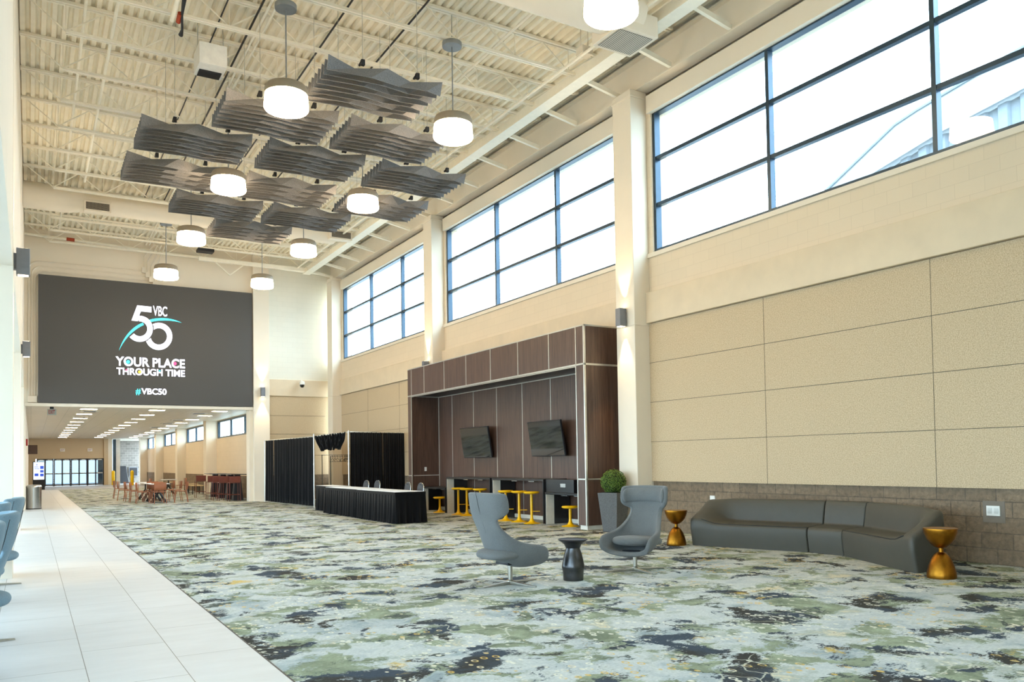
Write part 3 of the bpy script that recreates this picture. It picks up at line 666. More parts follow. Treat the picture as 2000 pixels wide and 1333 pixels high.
t = thing('wall_cabinet', 'grey louvred cabinet on the service passage wall', 'cabinet', (7.6, 76.9, .55)); MB().box(-.35, .35, -.2, 0, 0, .8).build('body', SCONCEM, t); MB().box(-.3, .3, -.21, -.2, .06, .74).build('door', BLACKM, t)
# security camera on the far wall
t = thing('security_camera', 'white dome security camera on the band right of screen', 'camera', (9.25, YF - .1, 4.62))
MB().path([(0, 0, .05), (-.0, -.2, .12), (0, -.35, .08)], .03, 10).build('arm', WHITEP, t, smooth=True)
MB().lathe([(.02, .1), (.09, .08), (.10, -.02), (.10, -.05)], 24, (0, -.35)).build('housing', WHITEP, t, smooth=True); MB().lathe([(.095, -.05), (.085, -.12), (.05, -.16), (.01, -.17)], 24, (0, -.35)).build('dome', BLACKG, t, smooth=True)

# ------------------------------------------------------------------ walnut media wall
t = thing('media_wall', 'walnut panelled media wall with aluminium trim and deep niche', 'media wall', (0, 0, 0))
X0, Y0, Y1, ZT, ZH = 9.70, 13.36, 22.35, 4.20, 3.40
MB().box(X0, 10.66, Y0, Y0 + .30, .09, ZT).build('near_post', WALNUT, t)
MB().box(X0, 10.66, Y1 - .25, Y1, .09, ZT).build('far_post', WALNUT, t)
MB().box(X0, 10.28, Y0 + .3, Y1 - .25, ZH, ZT).build('header', WALNUT, t)
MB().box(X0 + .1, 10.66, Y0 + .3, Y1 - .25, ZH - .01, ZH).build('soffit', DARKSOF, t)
MB().box(10.60, 10.66, Y0 + .3, Y1 - .25, .09, ZH - .01).build('back_panel', WALNUT, t)
MB().box(X0 + .03, 10.6, Y0 + .03, Y0 + .27, 0, .09).box(X0 + .03, 10.6, Y1 - .22, Y1 - .03, 0, .09).box(10.55, 10.6, Y0 + .3, Y1 - .25, 0, .09).build('plinth', WHITEL, t)
m = MB(); e = .008
for y in (22.07, 21.17, 19.86, 18.565, 17.265, 15.966, 14.665, 13.647): m.box(X0 - e, X0 + .01, y - .014, y + .014, ZH, ZT)
for y in (Y0 + .295, Y1 - .255): m.box(X0 - e, X0 + .01, y - .014, y + .014, .09, ZH)
m.box(X0 - e, X0 + .02, Y0, Y1, ZT - .02, ZT + .006).box(X0 - e, X0 + .02, Y0, Y1, ZH - .02, ZH + .014).box(X0 - e, X0 + .02, Y0, Y0 + .3, 1.02, 1.045).box(X0 - e, X0 + .02, Y1 - .25, Y1, 1.02, 1.045)
m.box(X0 - e, X0 + .03, Y0 - e, Y0 + .03, .09, ZT + .006).box(X0, 10.65, Y0 - e, Y0 + .01, ZT - .025, ZT + .006).box(X0, 10.65, Y0 - e, Y0 + .01, ZH - .03, ZH + .01).box(X0, 10.65, Y0 - e, Y0 + .01, 1.02, 1.045)
for y in (21.2, 19.87, 18.565, 17.27, 15.98, 14.66): m.box(10.592, 10.601, y - .011, y + .011, .1, ZH - .02)
m.box(10.58, 10.6, Y0 + .3, Y1 - .25, ZH - .035, ZH - .012).box(10.58, 10.6, Y1 - .27, Y1 - .25, .1, ZH).box(9.8, 10.6, Y1 - .258, Y1 - .249, ZH - .03, ZH - .01).box(9.75, 10.6, Y1 - .258, Y1 - .249, 1.02, 1.045)
m.build('aluminium_trim', ALU, t)
m = MB().box(X0 - .012, X0 + .04, Y0 + .3, Y1 - .25, ZH - .045, ZH - .03); m.build('blind_slot', ALU, t)
tag(MB().box(10.1, 10.17, Y1 - .265, Y1 - .25, 1.16, 1.28).build('wall_outlet', WHITEP, bevel=.003), 'white outlet on the far walnut side of the niche', 'outlet')
def tv(loc, rz, label):
    t = thing('television', label, 'television', loc, rz)
    tilt = math.radians(9)
    def T(p): x, y, z = p; return (x, y * math.cos(tilt) + z * math.sin(tilt) * -1, z * math.cos(tilt) + y * math.sin(tilt))
    def tb(x0, x1, y0, y1, z0, z1):
        m = MB().box(x0, x1, y0, y1, z0, z1); m.v = [T(p) for p in m.v]; return m
    tb(-.73, .73, 0, .05, -.42, .42).build('case', BLACKM, t, bevel=.006); tb(-.715, .715, -.004, .001, -.40, .405).build('glass', BLACKG, t)
    MB().box(-.15, .15, .05, .22, -.15, .15).build('bracket', BLACKM, t)
tv((10.37, 19.37, 1.94), -PI / 2 + .05, 'black television on the niche wall, left of the two')
tv((10.37, 15.88, 1.94), -PI / 2 - .02, 'glossy television on the niche wall, right of the two')
def bar_unit(y0, y1, z, label):        # y0 near end
    t = thing('bar_counter', label, 'bar counter', (0, 0, 0))
    MB().box(9.93, 10.58, y0, y1, z - .045, z).build('countertop', BLACKL, t, bevel=.003)
    MB().box(9.95, 10.57, y0 + .05, y1 - .05, z - .05, z - .046).build('underside', BLACKG, t)
    for a, b, c in ((y0, y0 + .035, 1), (y1 - .035, y1, -1)): MB().box(9.93, 10.58, a, b, 0, z - .045).build('end_panel', BLACKL, t, bevel=.003)
    MB().box(9.94, 10.16, y1 - .05, y1 - .035, .0, z - .05).build('pale_liner', WHITEL, t)
    MB().box(10.15, 10.57, y1 - .06, y1 - .05, 0.0, z - .05).build('dark_liner', BLACKL, t)
    for yy in (y0 + (y1 - y0) * .33, y0 + (y1 - y0) * .66): MB().box(10.1, 10.22, yy - .12, yy + .12, z - .075, z - .05).build('power_box', STAINLESS, t)
bar_unit(17.80, 20.30, 1.005, 'high black bar counter with three yellow stools, farther of two')
bar_unit(15.33, 17.70, 1.005, 'high black bar counter with three yellow stools, nearer of two')
bar_unit(20.36, 22.0, .705, 'low black counter at the far end of the niche')
bar_unit(13.75, 15.28, .715, 'low black counter at the near end of the niche')
t = thing('display_cabinet', 'black box with a small silver plate on the low counter', 'cabinet', (9.97, 14.72, .716))
MB().box(0, .12, -.52, .55, 0, .29).build('case', BLACKL, t, bevel=.005); MB().box(-.006, .001, -.22, -.02, .12, .2).build('plate', STAINLESS, t)
tag(MB().box(10.0, 10.5, 15.27, 15.325, 0, 1.0).build('divider_panel', BLACKL), 'black divider panel between high and low counters', 'panel')
sproto = {}
def stool(loc, rz, h, label, low):
    key = low
    if key not in sproto:
        t = sproto[key] = thing('bar_stool', label, 'stool', loc, rz, 'yellow pedestal stools')
        MB().lathe([(.19, 0), (.192, .01), (.15, .02), (.09, .035), (.055, .06), (.035, .11), (.03, .16)], 28).build('base', YELLOW, t, smooth=True)
        MB().lathe([(.03, .14), (.029, h - .06)], 20).build('stem', YELLOW, t, smooth=True)
        MB().lathe([(.03, h - .065), (.15, h - .055), (.182, h - .035), (.185, h - .018), (.17, h - .003), (.08, h), (.01, h)], 32).build('seat', YELLOW, t, smooth=True)
        if not low: MB().box(.0, .19, -.035, .035, .27, .285).build('footrest', YELLOW, t, bevel=.006)
        return t
    return dup(sproto[key], loc, rz, label)
for i, (x, y) in enumerate(((9.90, 19.50), (9.88, 18.97), (9.95, 18.36), (9.76, 16.73), (9.82, 16.21), (9.78, 15.60))):
    lab = 'tall yellow stool at the %s high counter, %s from the near end' % (['farther', 'nearer'][i // 3], ['third', 'second', 'first'][i % 3])
    stool((x, y, 0), -.6, .73, lab, False)
stool((9.93, 20.72, 0), 0, .445, 'low yellow stool at the far low counter', True)
stool((9.98, 14.36, 0), 0, .445, 'low yellow stool at the near low counter', True)
# planter
t = thing('topiary_planter', 'round boxwood ball in a tall tapered grey planter', 'planter', (9.97, 12.82, 0), math.radians(18))
a, b, h = .16, .232, .77
MB().hexa([(-a, -a, 0), (a, -a, 0), (a, a, 0), (-a, a, 0), (-b, -b, h), (b, -b, h), (b, b, h), (-b, b, h)]).build('pot', PLANTER, t, bevel=.006)
MB().box(-b + .03, b - .03, -b + .03, b - .03, h - .0, h + .006).build('soil', BLACKM, t)
m = MB(); cz = .98; rad = .25; NL = 2000
for i in range(NL):
    zz = 1 - 2 * (i + .5) / NL; ph = i * 2.39996; r = math.sqrt(1 - zz * zz); d = Vector((r * math.cos(ph), r * math.sin(ph), zz))
    c = d * rad * random.uniform(.86, 1.04) + Vector((0, 0, cz)); u = d.orthogonal().normalized(); u.rotate(Matrix.Rotation(random.uniform(0, 6.28), 3, d)); w = d.cross(u); u = (u + d * random.uniform(-1.2, 1.2)).normalized()
    q = random.uniform(.012, .021); m.add([c - u * q, c + w * q * .55 + d * .003, c + u * q, c - w * q * .55 + d * .003], [(0, 1, 2, 3)])
m.build('foliage', LEAF, t)
MB().lathe([(.01, cz - rad * .86)] + [(rad * .86 * math.cos(q), cz + rad * .86 * math.sin(q)) for q in [(-80 + 10 * k) * PI / 180 for k in range(17)]] + [(.01, cz + rad * .86)], 24).build('shade_core', plain('leaf_gap_shade', (24, 34, 14), .9), t, smooth=True)  # dark core sphere, its colour stands in for shade between the leaves
MB().lathe([(.03, h), (.03, h + .2)], 10).build('stem', BLACKM, t)

# ------------------------------------------------------------------ lounge chairs
def shell_rows(rows, n=12):
    out = []
    for yc, zc, w, f, r in rows:
        row = []
        for i in range(n + 1):
            s = -1 + 2 * i / n; a = abs(s)
            row.append((w * math.sin(s * PI / 2 * .96), yc + f * a ** 2.4, zc + r * a ** 2.2))
        out.append(row)
    return out
def star_base(t, L, h, rot, mat):
    for k in range(4):
        a = rot + k * PI / 2; d = Vector((math.cos(a), math.sin(a), 0)); s = Vector((-math.sin(a), math.cos(a), 0))
        p = [d * .02 - s * .028, d * L - s * .016, d * L + s * .016, d * .02 + s * .028]
        lo = [(q.x, q.y, 0) for q in p]; hi = [(q.x, q.y, z) for q, z in zip(p, (.034, .014, .014, .034))]
        MB().hexa(lo + hi).build('foot', mat, t, bevel=.003)
    MB().lathe([(.036, .0), (.036, .04), (.027, .05), (.027, h)], 20).build('stem', mat, t, smooth=True)
def cushion(w, d, h, y, z, tilt, n=20):
    rows = []
    for j in range(11):
        ph = -PI / 2 + PI * j / 10; c = math.copysign(abs(math.cos(ph)) ** .45, math.cos(ph)); sz = math.copysign(abs(math.sin(ph)) ** .8, math.sin(ph))
        row = []
        for k in range(n * 2):
            th = PI * k / n; cx = math.copysign(abs(math.cos(th)) ** .72, math.cos(th)); cy = math.copysign(abs(math.sin(th)) ** .72, math.sin(th))
            row.append((w * c * cx, y + d * c * cy, z + h * sz + tilt * (d * c * cy)))
        rows.append(row)
    m = MB().grid(rows, True); return m
def lounge(loc, rz, label, feet=.12, wool=None):
    wool = wool or GREYF
    t = thing('lounge_chair', label, 'lounge chair', loc, rz)
    rows = shell_rows([(-.43, 1.085, .31, .15, -.01), (-.422, 1.04, .32, .165, -.01), (-.41, .95, .325, .17, -.02), (-.395, .875, .32, .16, -.03), (-.385, .835, .26, .08, -.03), (-.37, .79, .215, .03, -.005), (-.345, .72, .215, .04, -.01), (-.30, .60, .25, .11, -.02), (-.27, .50, .30, .23, .0), (-.23, .38, .335, .34, .10), (-.12, .275, .35, .34, .19), (.01, .225, .35, .26, .215), (.12, .212, .35, .17, .20), (.20, .22, .345, .105, .165), (.24, .228, .335, .07, .10), (.252, .24, .31, .04, .04)])
    MB().grid(rows).build('shell', wool, t, smooth=True, solid=.06, sub=2)
    cushion(.29, .325, .065, -.07, .375, .05).build('seat_cushion', wool, t, smooth=True, sub=1)
    hr = shell_rows([(-.41, 1.05, .285, .135, -.01), (-.375, 1.0, .29, .145, -.01), (-.365, .93, .29, .15, -.01), (-.38, .865, .275, .12, -.02)], 10)
    MB().grid(hr).build('headrest', wool, t, smooth=True, solid=.05, sub=2)
    m = MB().path([(0, y - .030, z) for y, z in ((-.445, 1.09), (-.415, .95), (-.385, .84), (-.345, .72), (-.30, .60), (-.235, .45))], .0025, 6); m.build('back_seam', WELT, t)
    star_base(t, .42, .26, feet, CHROME)
    MB().box(-.12, .12, -.12, .12, .235, .262).build('seat_plate', BLACKM, t)
    return t
lounge((4.83, 8.2, 0), math.radians(-84), 'blue grey wing lounge chair seen from behind, left of side table')
lounge((6.72, 8.22, 0), math.radians(-247), 'blue grey wing lounge chair facing left, right of side table', 1.0)
t = thing('side_table', 'round gunmetal side table between the two lounge chairs', 'side table', (5.59, 8.0, 0))
MB().lathe([(.118, 0), (.122, .01), (.124, .07), (.128, .12), (.137, .15), (.135, .18), (.105, .32), (.085, .37), (.085, .40)], 40).build('body', GUNMETAL, t, smooth=True)
MB().lathe([(.085, .385), (.105, .43), (.145, .462), (.175, .478), (.178, .488), (.17, .493), (.16, .484), (.02, .484)], 40).build('tray_top', BLACKM, t, smooth=True)
for x, y, a, lab in ((-.52, 11.85, 84, 'daylight tinted wing lounge chair farthest along the left edge'), (-.63, 10.2, 92, 'daylight tinted wing lounge chair, third along the left edge'), (-.53, 8.0, 88, 'daylight tinted wing lounge chair, second along the left edge'), (-.60, 6.6, 92, 'daylight tinted wing lounge chair nearest the viewpoint')):
    lounge((x, y, 0), math.radians(a), lab, .12, DAYLITF)['group'] = 'lounge chairs along the left edge'

# ------------------------------------------------------------------ sectional sofa
def sstep(a, b, x): q = max(0, min(1, (x - a) / (b - a))); return q * q * (3 - 2 * q)
seat_p = [(.05, 0), (.03, .10), (.0, .26), (.01, .345), (.05, .375), (.30, .39), (.52, .395), (.56, .41), (.585, .52), (.62, .68), (.66, .745), (.72, .76), (.78, .735), (.80, .60), (.785, .30), (.73, .05), (.72, 0)]
arm_p = [(.07, 0), (.05, .10), (.0, .28), (.0, .40), (.03, .455), (.14, .50), (.28, .55), (.40, .605), (.50, .65), (.58, .695), (.66, .725), (.72, .735), (.77, .715), (.79, .60), (.775, .30), (.72, .05), (.71, 0)]
def section(name, stations, parent):
    rows = []
    for (px, py, dx, dy, arm, sc_, zs) in stations:
        rows.append([(px + dx * sc_ * (a[0] + (b[0] - a[0]) * arm), py + dy * sc_ * (a[0] + (b[0] - a[0]) * arm), (a[1] + (b[1] - a[1]) * arm) * zs) for a, b in zip(seat_p, arm_p)])
    m = MB().grid(rows); n = len(seat_p)
    m.f += [tuple(range(n))[::-1], tuple((len(rows) - 1) * n + k for k in range(n))]
    return m.build(name, LEATHER, parent, smooth=True, angle=50, bevel=.012)
def lerp(a, b, s): return a + (b - a) * s
def sec_stations(P, Q, dP, dQ, sP, sQ, armP, n=18):
    out = []; L = math.hypot(Q[0] - P[0], Q[1] - P[1])
    for i in range(n + 1):
        s = i / n; s = s * s * (3 - 2 * s) if armP else s
        dist = s * L; dx = lerp(dP[0], dQ[0], s); dy = lerp(dP[1], dQ[1], s); k = math.hypot(dx, dy); dx /= k; dy /= k
        x = lerp(P[0], Q[0], s); y = lerp(P[1], Q[1], s); arm = 0; sc_ = lerp(sP, sQ, s)
        if armP: arm = 1 - sstep(.06, .42, dist)
        out.append((x, y, dx, dy, arm, sc_, 1.0))
    return out
t = thing('sectional_sofa', 'long grey angled sectional sofa against the stone base wall', 'sofa')
PA = (9.33, 9.90); J1 = (9.95, 8.16); J2 = (9.98, 7.58); PB = (9.17, 6.02)
dA = (.97, .22); d1 = (.985, .10); d2 = (.985, -.12); dB = (.98, .06)
def bullnose(st, P, d, sgn, parent):
    # end cap that rounds the arm down to the floor: shrink the last stations inwards
    x, y, dx, dy, arm, sc_, zs = st[0]; nx, ny = (P[0] - st[-1][0], P[1] - st[-1][1]); k = math.hypot(nx, ny); nx /= k; ny /= k
    cap = []
    for q, off in ((.0, .10), (.35, .085), (.7, .05)):
        cap.append((x + nx * off + dx * (.10 * (1 - q) ** 2), y + ny * off + dy * (.10 * (1 - q) ** 2), dx, dy, 1, sc_ * (1 - .22 * (1 - q) ** 2), 1 - .10 * (1 - q) ** 2))
    return cap + st
stA = bullnose(sec_stations(PA, (J1[0] - .004, J1[1] + .006), dA, d1, .84, .78, True), PA, dA, 1, t)
section('left_section', stA, t)
section('corner_section', sec_stations((J1[0] + .003, J1[1] - .006), (J2[0] + .002, J2[1] + .006), d1, d2, .78, .78, False, 4), t)
stB = bullnose(sec_stations(PB, (J2[0] - .004, J2[1] - .006), dB, d2, .98, .78, True), PB, dB, -1, t)
section('right_section', stB, t)
# dark welt along the seat fronts
for st, nm in ((stA[6:], 0), (stB[6:], 1)):
    pts = []
    for (x, y, dx, dy, arm, sc_, zs) in st:
        a, b = seat_p[4], arm_p[4]; pts.append((x + dx * sc_ * lerp(a[0], b[0], arm) - .012 * dx, y + dy * sc_ * lerp(a[0], b[0], arm), lerp(a[1], b[1], arm) - .006))
    MB().path(pts, .007, 6).build('welt', WELT, t, smooth=True)
def gold(loc, label, first=[None]):
    if first[0]: return dup(first[0], loc, 0, label)
    t = first[0] = thing('pedestal_table', label, 'side table', loc, 0, 'brass hourglass tables')
    MB().lathe([(0.023, 0.345), (0.069, 0.360), (0.115, 0.400), (0.152, 0.455), (0.176, 0.520), (0.185, 0.570), (0.183, 0.578), (0.171, 0.575), (0.016, 0.572)], 40).build('bowl_top', BRONZE, t, smooth=True)
    MB().lathe([(0.027, 0.285), (0.025, 0.350)], 24).build('neck', BRONZE, t, smooth=True)
    MB().lathe([(0.158, 0.000), (0.161, 0.015), (0.156, 0.060), (0.138, 0.140), (0.112, 0.210), (0.079, 0.265), (0.043, 0.298), (0.023, 0.300)], 40).build('bell_base', BRONZE, t, smooth=True)
    return t
gold((9.18, 10.15, 0), 'brass hourglass table at the far end of the sofa')
gold((9.12, 5.58, 0), 'brass hourglass table at the near end of the sofa')
t = thing('wall_outlet', 'small white outlet plate in the stone base behind sofa', 'outlet', (10.72, 10.85, .62))
MB().box(-.02, 0, -.06, .06, 0, .12).build('plate', WHITEP, t, bevel=.002)
t = thing('wall_outlet', 'double outlet plate in the stone base right of sofa', 'outlet', (10.715, 5.83, .60))
MB().box(-.0, .01, -.14, .14, -.06, .22).build('smooth_block', plain('smooth_block', (124, 114, 102), .8), t); MB().box(-.02, 0, -.085, .085, .03, .16).build('plate', WHITEP, t, bevel=.002)
for dy in (-.04, .04): MB().box(-.024, -.019, dy - .025, dy + .025, .06, .13).build('socket', ALU, t)

# ------------------------------------------------------------------ pipe and drape booth
def drape(P, Q, z0, z1, label, name='drape', cat='drape', folds=26, amp=.045, zQ=None, mat=BLACKC, gap=None):
    P = Vector(P); Q = Vector(Q); L = (Q - P).length; d = (Q - P) / L; nrm = Vector((-d.y, d.x)); n = folds * 6; zQ = z1 if zQ is None else zQ
    top = []; rows = [[] for _ in range(6)]
    rnd = random.Random(int(P.x * 97 + P.y * 31)); phs = [rnd.uniform(0, 6) for _ in range(3)]
    for i in range(n + 1):
        s = i / n; b = P + d * L * s
        for j in range(6):
            h = j / 5; zt = z1 + (zQ - z1) * s; z = z0 + (zt - z0) * h; a = amp * (1 - .55 * h)
            o = a * (math.sin(s * folds * 2 * PI + phs[0] + .8 * math.sin(s * 9 + phs[1])) + .4 * math.sin(s * folds * 3.1 + phs[2]))
            q = b + nrm * o; rows[j].append((q.x, q.y, z))
    return rows
def drape_thing(P, Q, z0, z1, label, **k):
    rows = drape(P, Q, z0, z1, label, **k); t = thing('black_drape', label, 'drape', (0, 0, 0), 0, 'black booth drapes')
    MB().grid(rows).build('cloth', BLACKC, t, smooth=True, solid=.006, angle=60)
    return t
A = (7.93, 25.95); B = (8.60, 24.50); Cc = (10.55, 24.66); D = (7.72, 31.45)
def pole(p, h, label):
    t = thing('drape_pole', label, 'pole', (p[0], p[1], 0), 0, 'booth uprights')
    MB().path([(0, 0, .01), (0, 0, h)], .022, 12).build('tube', ALU, t, smooth=True); MB().path([(0, 0, 1.38), (0, 0, 1.44)], .028, 12).build('collar', ALU, t, smooth=True)
    MB().box(-.2, .2, -.2, .2, 0, .008).build('base_plate', ALU, t, bevel=.002)
pole(A, 2.40, 'silver booth upright left of the doorway'); pole(B, 2.46, 'silver booth upright right of the doorway'); pole((D[0], D[1] + .1), 2.36, 'silver booth upright beside the corridor opening')
def rail(p, q, zp, zq, lab): tag(MB().path([(p[0], p[1], zp), (q[0], q[1], zq)], .018, 8).build('drape_rail', ALU, smooth=True), lab, 'rail', 'booth rails')
rail(A, (D[0], D[1] + .1), 2.31, 2.34, 'rail carrying the left side drapes'); rail(A, B, 2.32, 2.41, 'rail over the booth doorway'); rail(B, Cc, 2.41, 2.40, 'rail carrying the right drape')
def pt(s): return (lerp(A[0], D[0], s), lerp(A[1], D[1], s))
drape_thing(pt(.02), pt(.50), .05, 2.31, 'black drape on the booth side, nearer the doorway', folds=16, zQ=2.325)
drape_thing(pt(.505), pt(.80), .04, 2.325, 'black drape in the middle of the booth side', folds=10, zQ=2.33)
drape_thing(pt(.81), pt(.985), .04, 2.33, 'narrow black drape next to the corridor opening', folds=6, zQ=2.335)
def pB(s): return (lerp(B[0], Cc[0], s), lerp(B[1], Cc[1], s))
drape_thing(pB(.02), pB(.60), .05, 2.41, 'black drape behind the skirted tables, left half', folds=15, amp=.035, zQ=2.405)
drape_thing(pB(.605), pB(1), .05, 2.405, 'black drape behind the skirted tables, right half', folds=11, amp=.035, zQ=2.40)
t = thing('drape_valance', 'short bunched black drape over the booth doorway', 'drape')
for s0, s1, sl, nm in ((.04, .52, (-.16, 0), 0), (.55, .94, (0, .17), 1)):
    rows = []
    for j in range(9):
        h = j / 8; row = []
        for i in range(41):
            s = i / 40; edge = (sl[0] * (1 - s) * h * -1) if sl[0] else 0; e2 = (sl[1] * s * h * -1) if sl[1] else 0
            ss = lerp(s0, s1, s) + edge + e2; p = (lerp(A[0], B[0], ss), lerp(A[1], B[1], ss)); z = lerp(2.33, 2.42, ss) - h * (.50 + .03 * math.sin(s * 9 + nm))
            o = .04 * math.sin(s * 34 + h * 2) + .03 * math.sin(s * 15 + h * 5); row.append((p[0] - o * .9, p[1] - o * .42, z))
        rows.append(row)
    MB().grid(rows).build('swag', BLACKC, t, smooth=True, solid=.008, angle=60)
def skirted(x0, x1, y0, y1, h, label, seam=None):
    t = thing('skirted_table', label, 'table', ((x0 + x1) / 2, (y0 + y1) / 2, 0), 0, 'tables with black skirts')
    cx, cy = (x0 + x1) / 2, (y0 + y1) / 2; a, b = (x1 - x0) / 2, (y1 - y0) / 2
    MB().box(-a + .01, a - .01, -b + .01, b - .01, h - .03, h).build('tabletop', WHITEC, t, bevel=.006)
    per = []
    for (p, q) in (((-a, -b), (a, -b)), ((a, -b), (a, b)), ((a, b), (-a, b)), ((-a, b), (-a, -b))):
        L = math.hypot(q[0] - p[0], q[1] - p[1]); n = int(L / .018)
        for i in range(n):
            s = i / n; per.append((p[0] + (q[0] - p[0]) * s, p[1] + (q[1] - p[1]) * s, (q[1] - p[1]) / L, -(q[0] - p[0]) / L))
    rows = []
    for j in range(6):
        k = j / 5; row = []
        for i, (x, y, nx, ny) in enumerate(per):
            o = (.004 + .026 * (1 - k)) * (math.sin(i * .62 + 1.2 * math.sin(i * .05)) + .5 * math.sin(i * .23 + k))
            o += .02 * (1 - k); row.append((x + nx * o, y + ny * o, .012 + k * (h - .035)))
        rows.append(row)
    m = MB().grid(rows, True)
    m.build('skirt', BLACKC2, t, smooth=True, angle=60)
    m = MB()
    for (p, q) in (((-a, -b), (a, -b)), ((a, -b), (a, b)), ((a, b), (-a, b)), ((-a, b), (-a, -b))): m.beam((p[0] * 1.004, p[1] * 1.002, h - .04), (q[0] * 1.004, q[1] * 1.002, h - .04), .012, .07)
    m.build('skirt_band', BLACKC2, t)
    for sx in (-1, 1):
        for sy in (-1, 1): MB().path([(sx * (a - .12), sy * (b - .15), 0), (sx * (a - .12), sy * (b - .15), h - .03)], .016, 8).build('leg', STEEL, t, smooth=True)
skirted(7.27, 8.04, 17.55, 20.17, .745, 'white topped table with black skirt, nearest of three')
skirted(7.29, 8.06, 20.25, 22.82, .75, 'white topped table with black skirt, middle of three')
skirted(7.60, 8.16, 23.05, 24.75, .755, 'white topped table with black skirt by the booth doorway')
bq = None
for x, y, rz, lab in ((8.50, 23.35, 1.62, 'grey banquet chair behind the tables, farthest of four'), (8.66, 22.85, 1.62, 'grey banquet chair behind the tables, third of four'), (8.32, 19.8, 1.55, 'grey banquet chair behind the tables, second of four'), (8.32, 18.98, 1.55, 'grey banquet chair behind the tables, nearest of four')):
    if bq is None:
        t = bq = thing('banquet_chair', lab, 'chair', (x, y, 0), rz, 'grey banquet chairs behind the tables'); t.scale = (.95, .95, .955)
        MB().box(-.21, .21, -.2, .22, .42, .49).build('seat', GREYF, t, bevel=.03)
        rows = []
        for j in range(2):
            rows.append([(w * .2, -.2 - .10 * (z - .45) - j * .045, z) for w, z in ((-.85, .50), (-1, .62), (-1, .76), (-.95, .84), (-.7, .905), (-.3, .935), (0, .94), (.3, .935), (.7, .905), (.95, .84), (1, .76), (1, .62), (.85, .50))])
        m = MB().grid(rows); nn = 13; m.f += [tuple(range(nn)), tuple(range(2 * nn - 1, nn - 1, -1)), (0, nn, 2 * nn - 1, nn - 1)]
        m.build('backrest', plain('charcoal_vinyl', (74, 73, 75), .65), t, smooth=True, angle=40)
        MB().path([(w * .205, -.222 - .10 * (z - .45), z) for w, z in ((-.9, .45), (-.9, .50), (-1, .62), (-1, .76), (-.95, .845), (-.7, .91), (-.3, .94), (0, .945), (.3, .94), (.7, .91), (.95, .845), (1, .76), (1, .62), (.9, .50), (.9, .45))], .013, 8).build('back_frame', STAINLESS, t, smooth=True)
        MB().box(-.05, .05, -.30, -.235, .885, .91).build('hand_hole', BLACKM, t)
        for sx in (-.19, .19):
            for sy in (-.2, .2): MB().path([(sx, sy, .43), (sx * 1.05, sy * 1.12, 0)], .012, 8).build('leg', STAINLESS, t, smooth=True)
    else: dup(bq, (x, y, 0), rz, lab)
t = thing('coat_rack', 'chrome rolling coat rack inside the drape booth', 'coat rack', (9.6, 28.6, 0), 0)
MB().path([(-.5, .2, .12), (-.5, .2, 1.74), (.55, .2, 1.74), (.55, .2, .12)], .018, 8).build('rear_rail', STAINLESS, t, smooth=True)
MB().path([(-.33, -.25, .12), (-.33, -.25, 1.69), (.45, -.25, 1.69), (.45, -.25, .12)], .022, 8).build('front_rail', STAINLESS, t, smooth=True)
MB().path([(-.5, .2, .12), (-.33, -.25, .12), (.45, -.25, .12), (.55, .2, .12), (-.5, .2, .12)], .016, 8).build('base_frame', STAINLESS, t, smooth=True)
for x, y in ((-.5, .2), (-.33, -.25), (.45, -.25), (.55, .2)): MB().lathe([(.02, .0), (.035, .03), (.035, .07), (.015, .12)], 12, (x, y)).build('caster', BLACKM, t, smooth=True)
hp = None
for k, x in enumerate((-.26, -.17, -.08, .03, .10, .19, .22, .25, .28, .31, .34, .37)):
    lab = 'wire hanger on the coat rack, %s from the left' % ['first', 'second', 'third', 'fourth', 'fifth', 'sixth', 'seventh', 'eighth', 'ninth', 'tenth', 'eleventh', 'twelfth'][k]
    rz = random.uniform(-.9, .9)
    if hp is None:
        hp = thing('coat_hanger', lab, 'hanger', (9.6 + x, 28.35, 1.675), rz, 'hangers on the coat rack')
        MB().path([(0, .018, -.01), (0, .02, .03), (0, 0, .035), (0, -.015, .02), (0, 0, -.07), (0, .19, -.19), (0, -.19, -.19), (0, 0, -.07)], .006, 6).build('wire', BLACKM, hp)
    else: dup(hp, (9.6 + x, 28.35, 1.675), rz, lab)

# ------------------------------------------------------------------ café seating at the corridor mouth
cp = None
def cafe_chair(x, y, rz, lab):
    global cp
    if cp is None:
        t = cp = thing('cafe_chair', lab, 'chair', (x, y, 0), rz, 'tan chairs at the café tables')
        MB().box(-.21, .21, -.2, .22, .43, .455).build('seat', TAN, t, bevel=.01)
        rows = [[(-.215 + .43 * i / 8, -.21 - .035 * math.sin(PI * i / 8) - .09 * (z - .45), z) for i in range(9)] for z in (.50, .62, .80)]
        MB().grid(rows).build('backrest', TAN, t, smooth=True, solid=.015)
        for sx in (-.2, .2):
            MB().path([(sx, -.19, .80), (sx, -.19, .45), (sx * 1.08, -.25, 0)], .013, 8).build('leg', TAN, t, smooth=True); MB().path([(sx, .2, .44), (sx * 1.08, .24, 0)], .013, 8).build('leg', TAN, t, smooth=True)
        return t
    return dup(cp, (x, y, 0), rz, lab)
tp = None
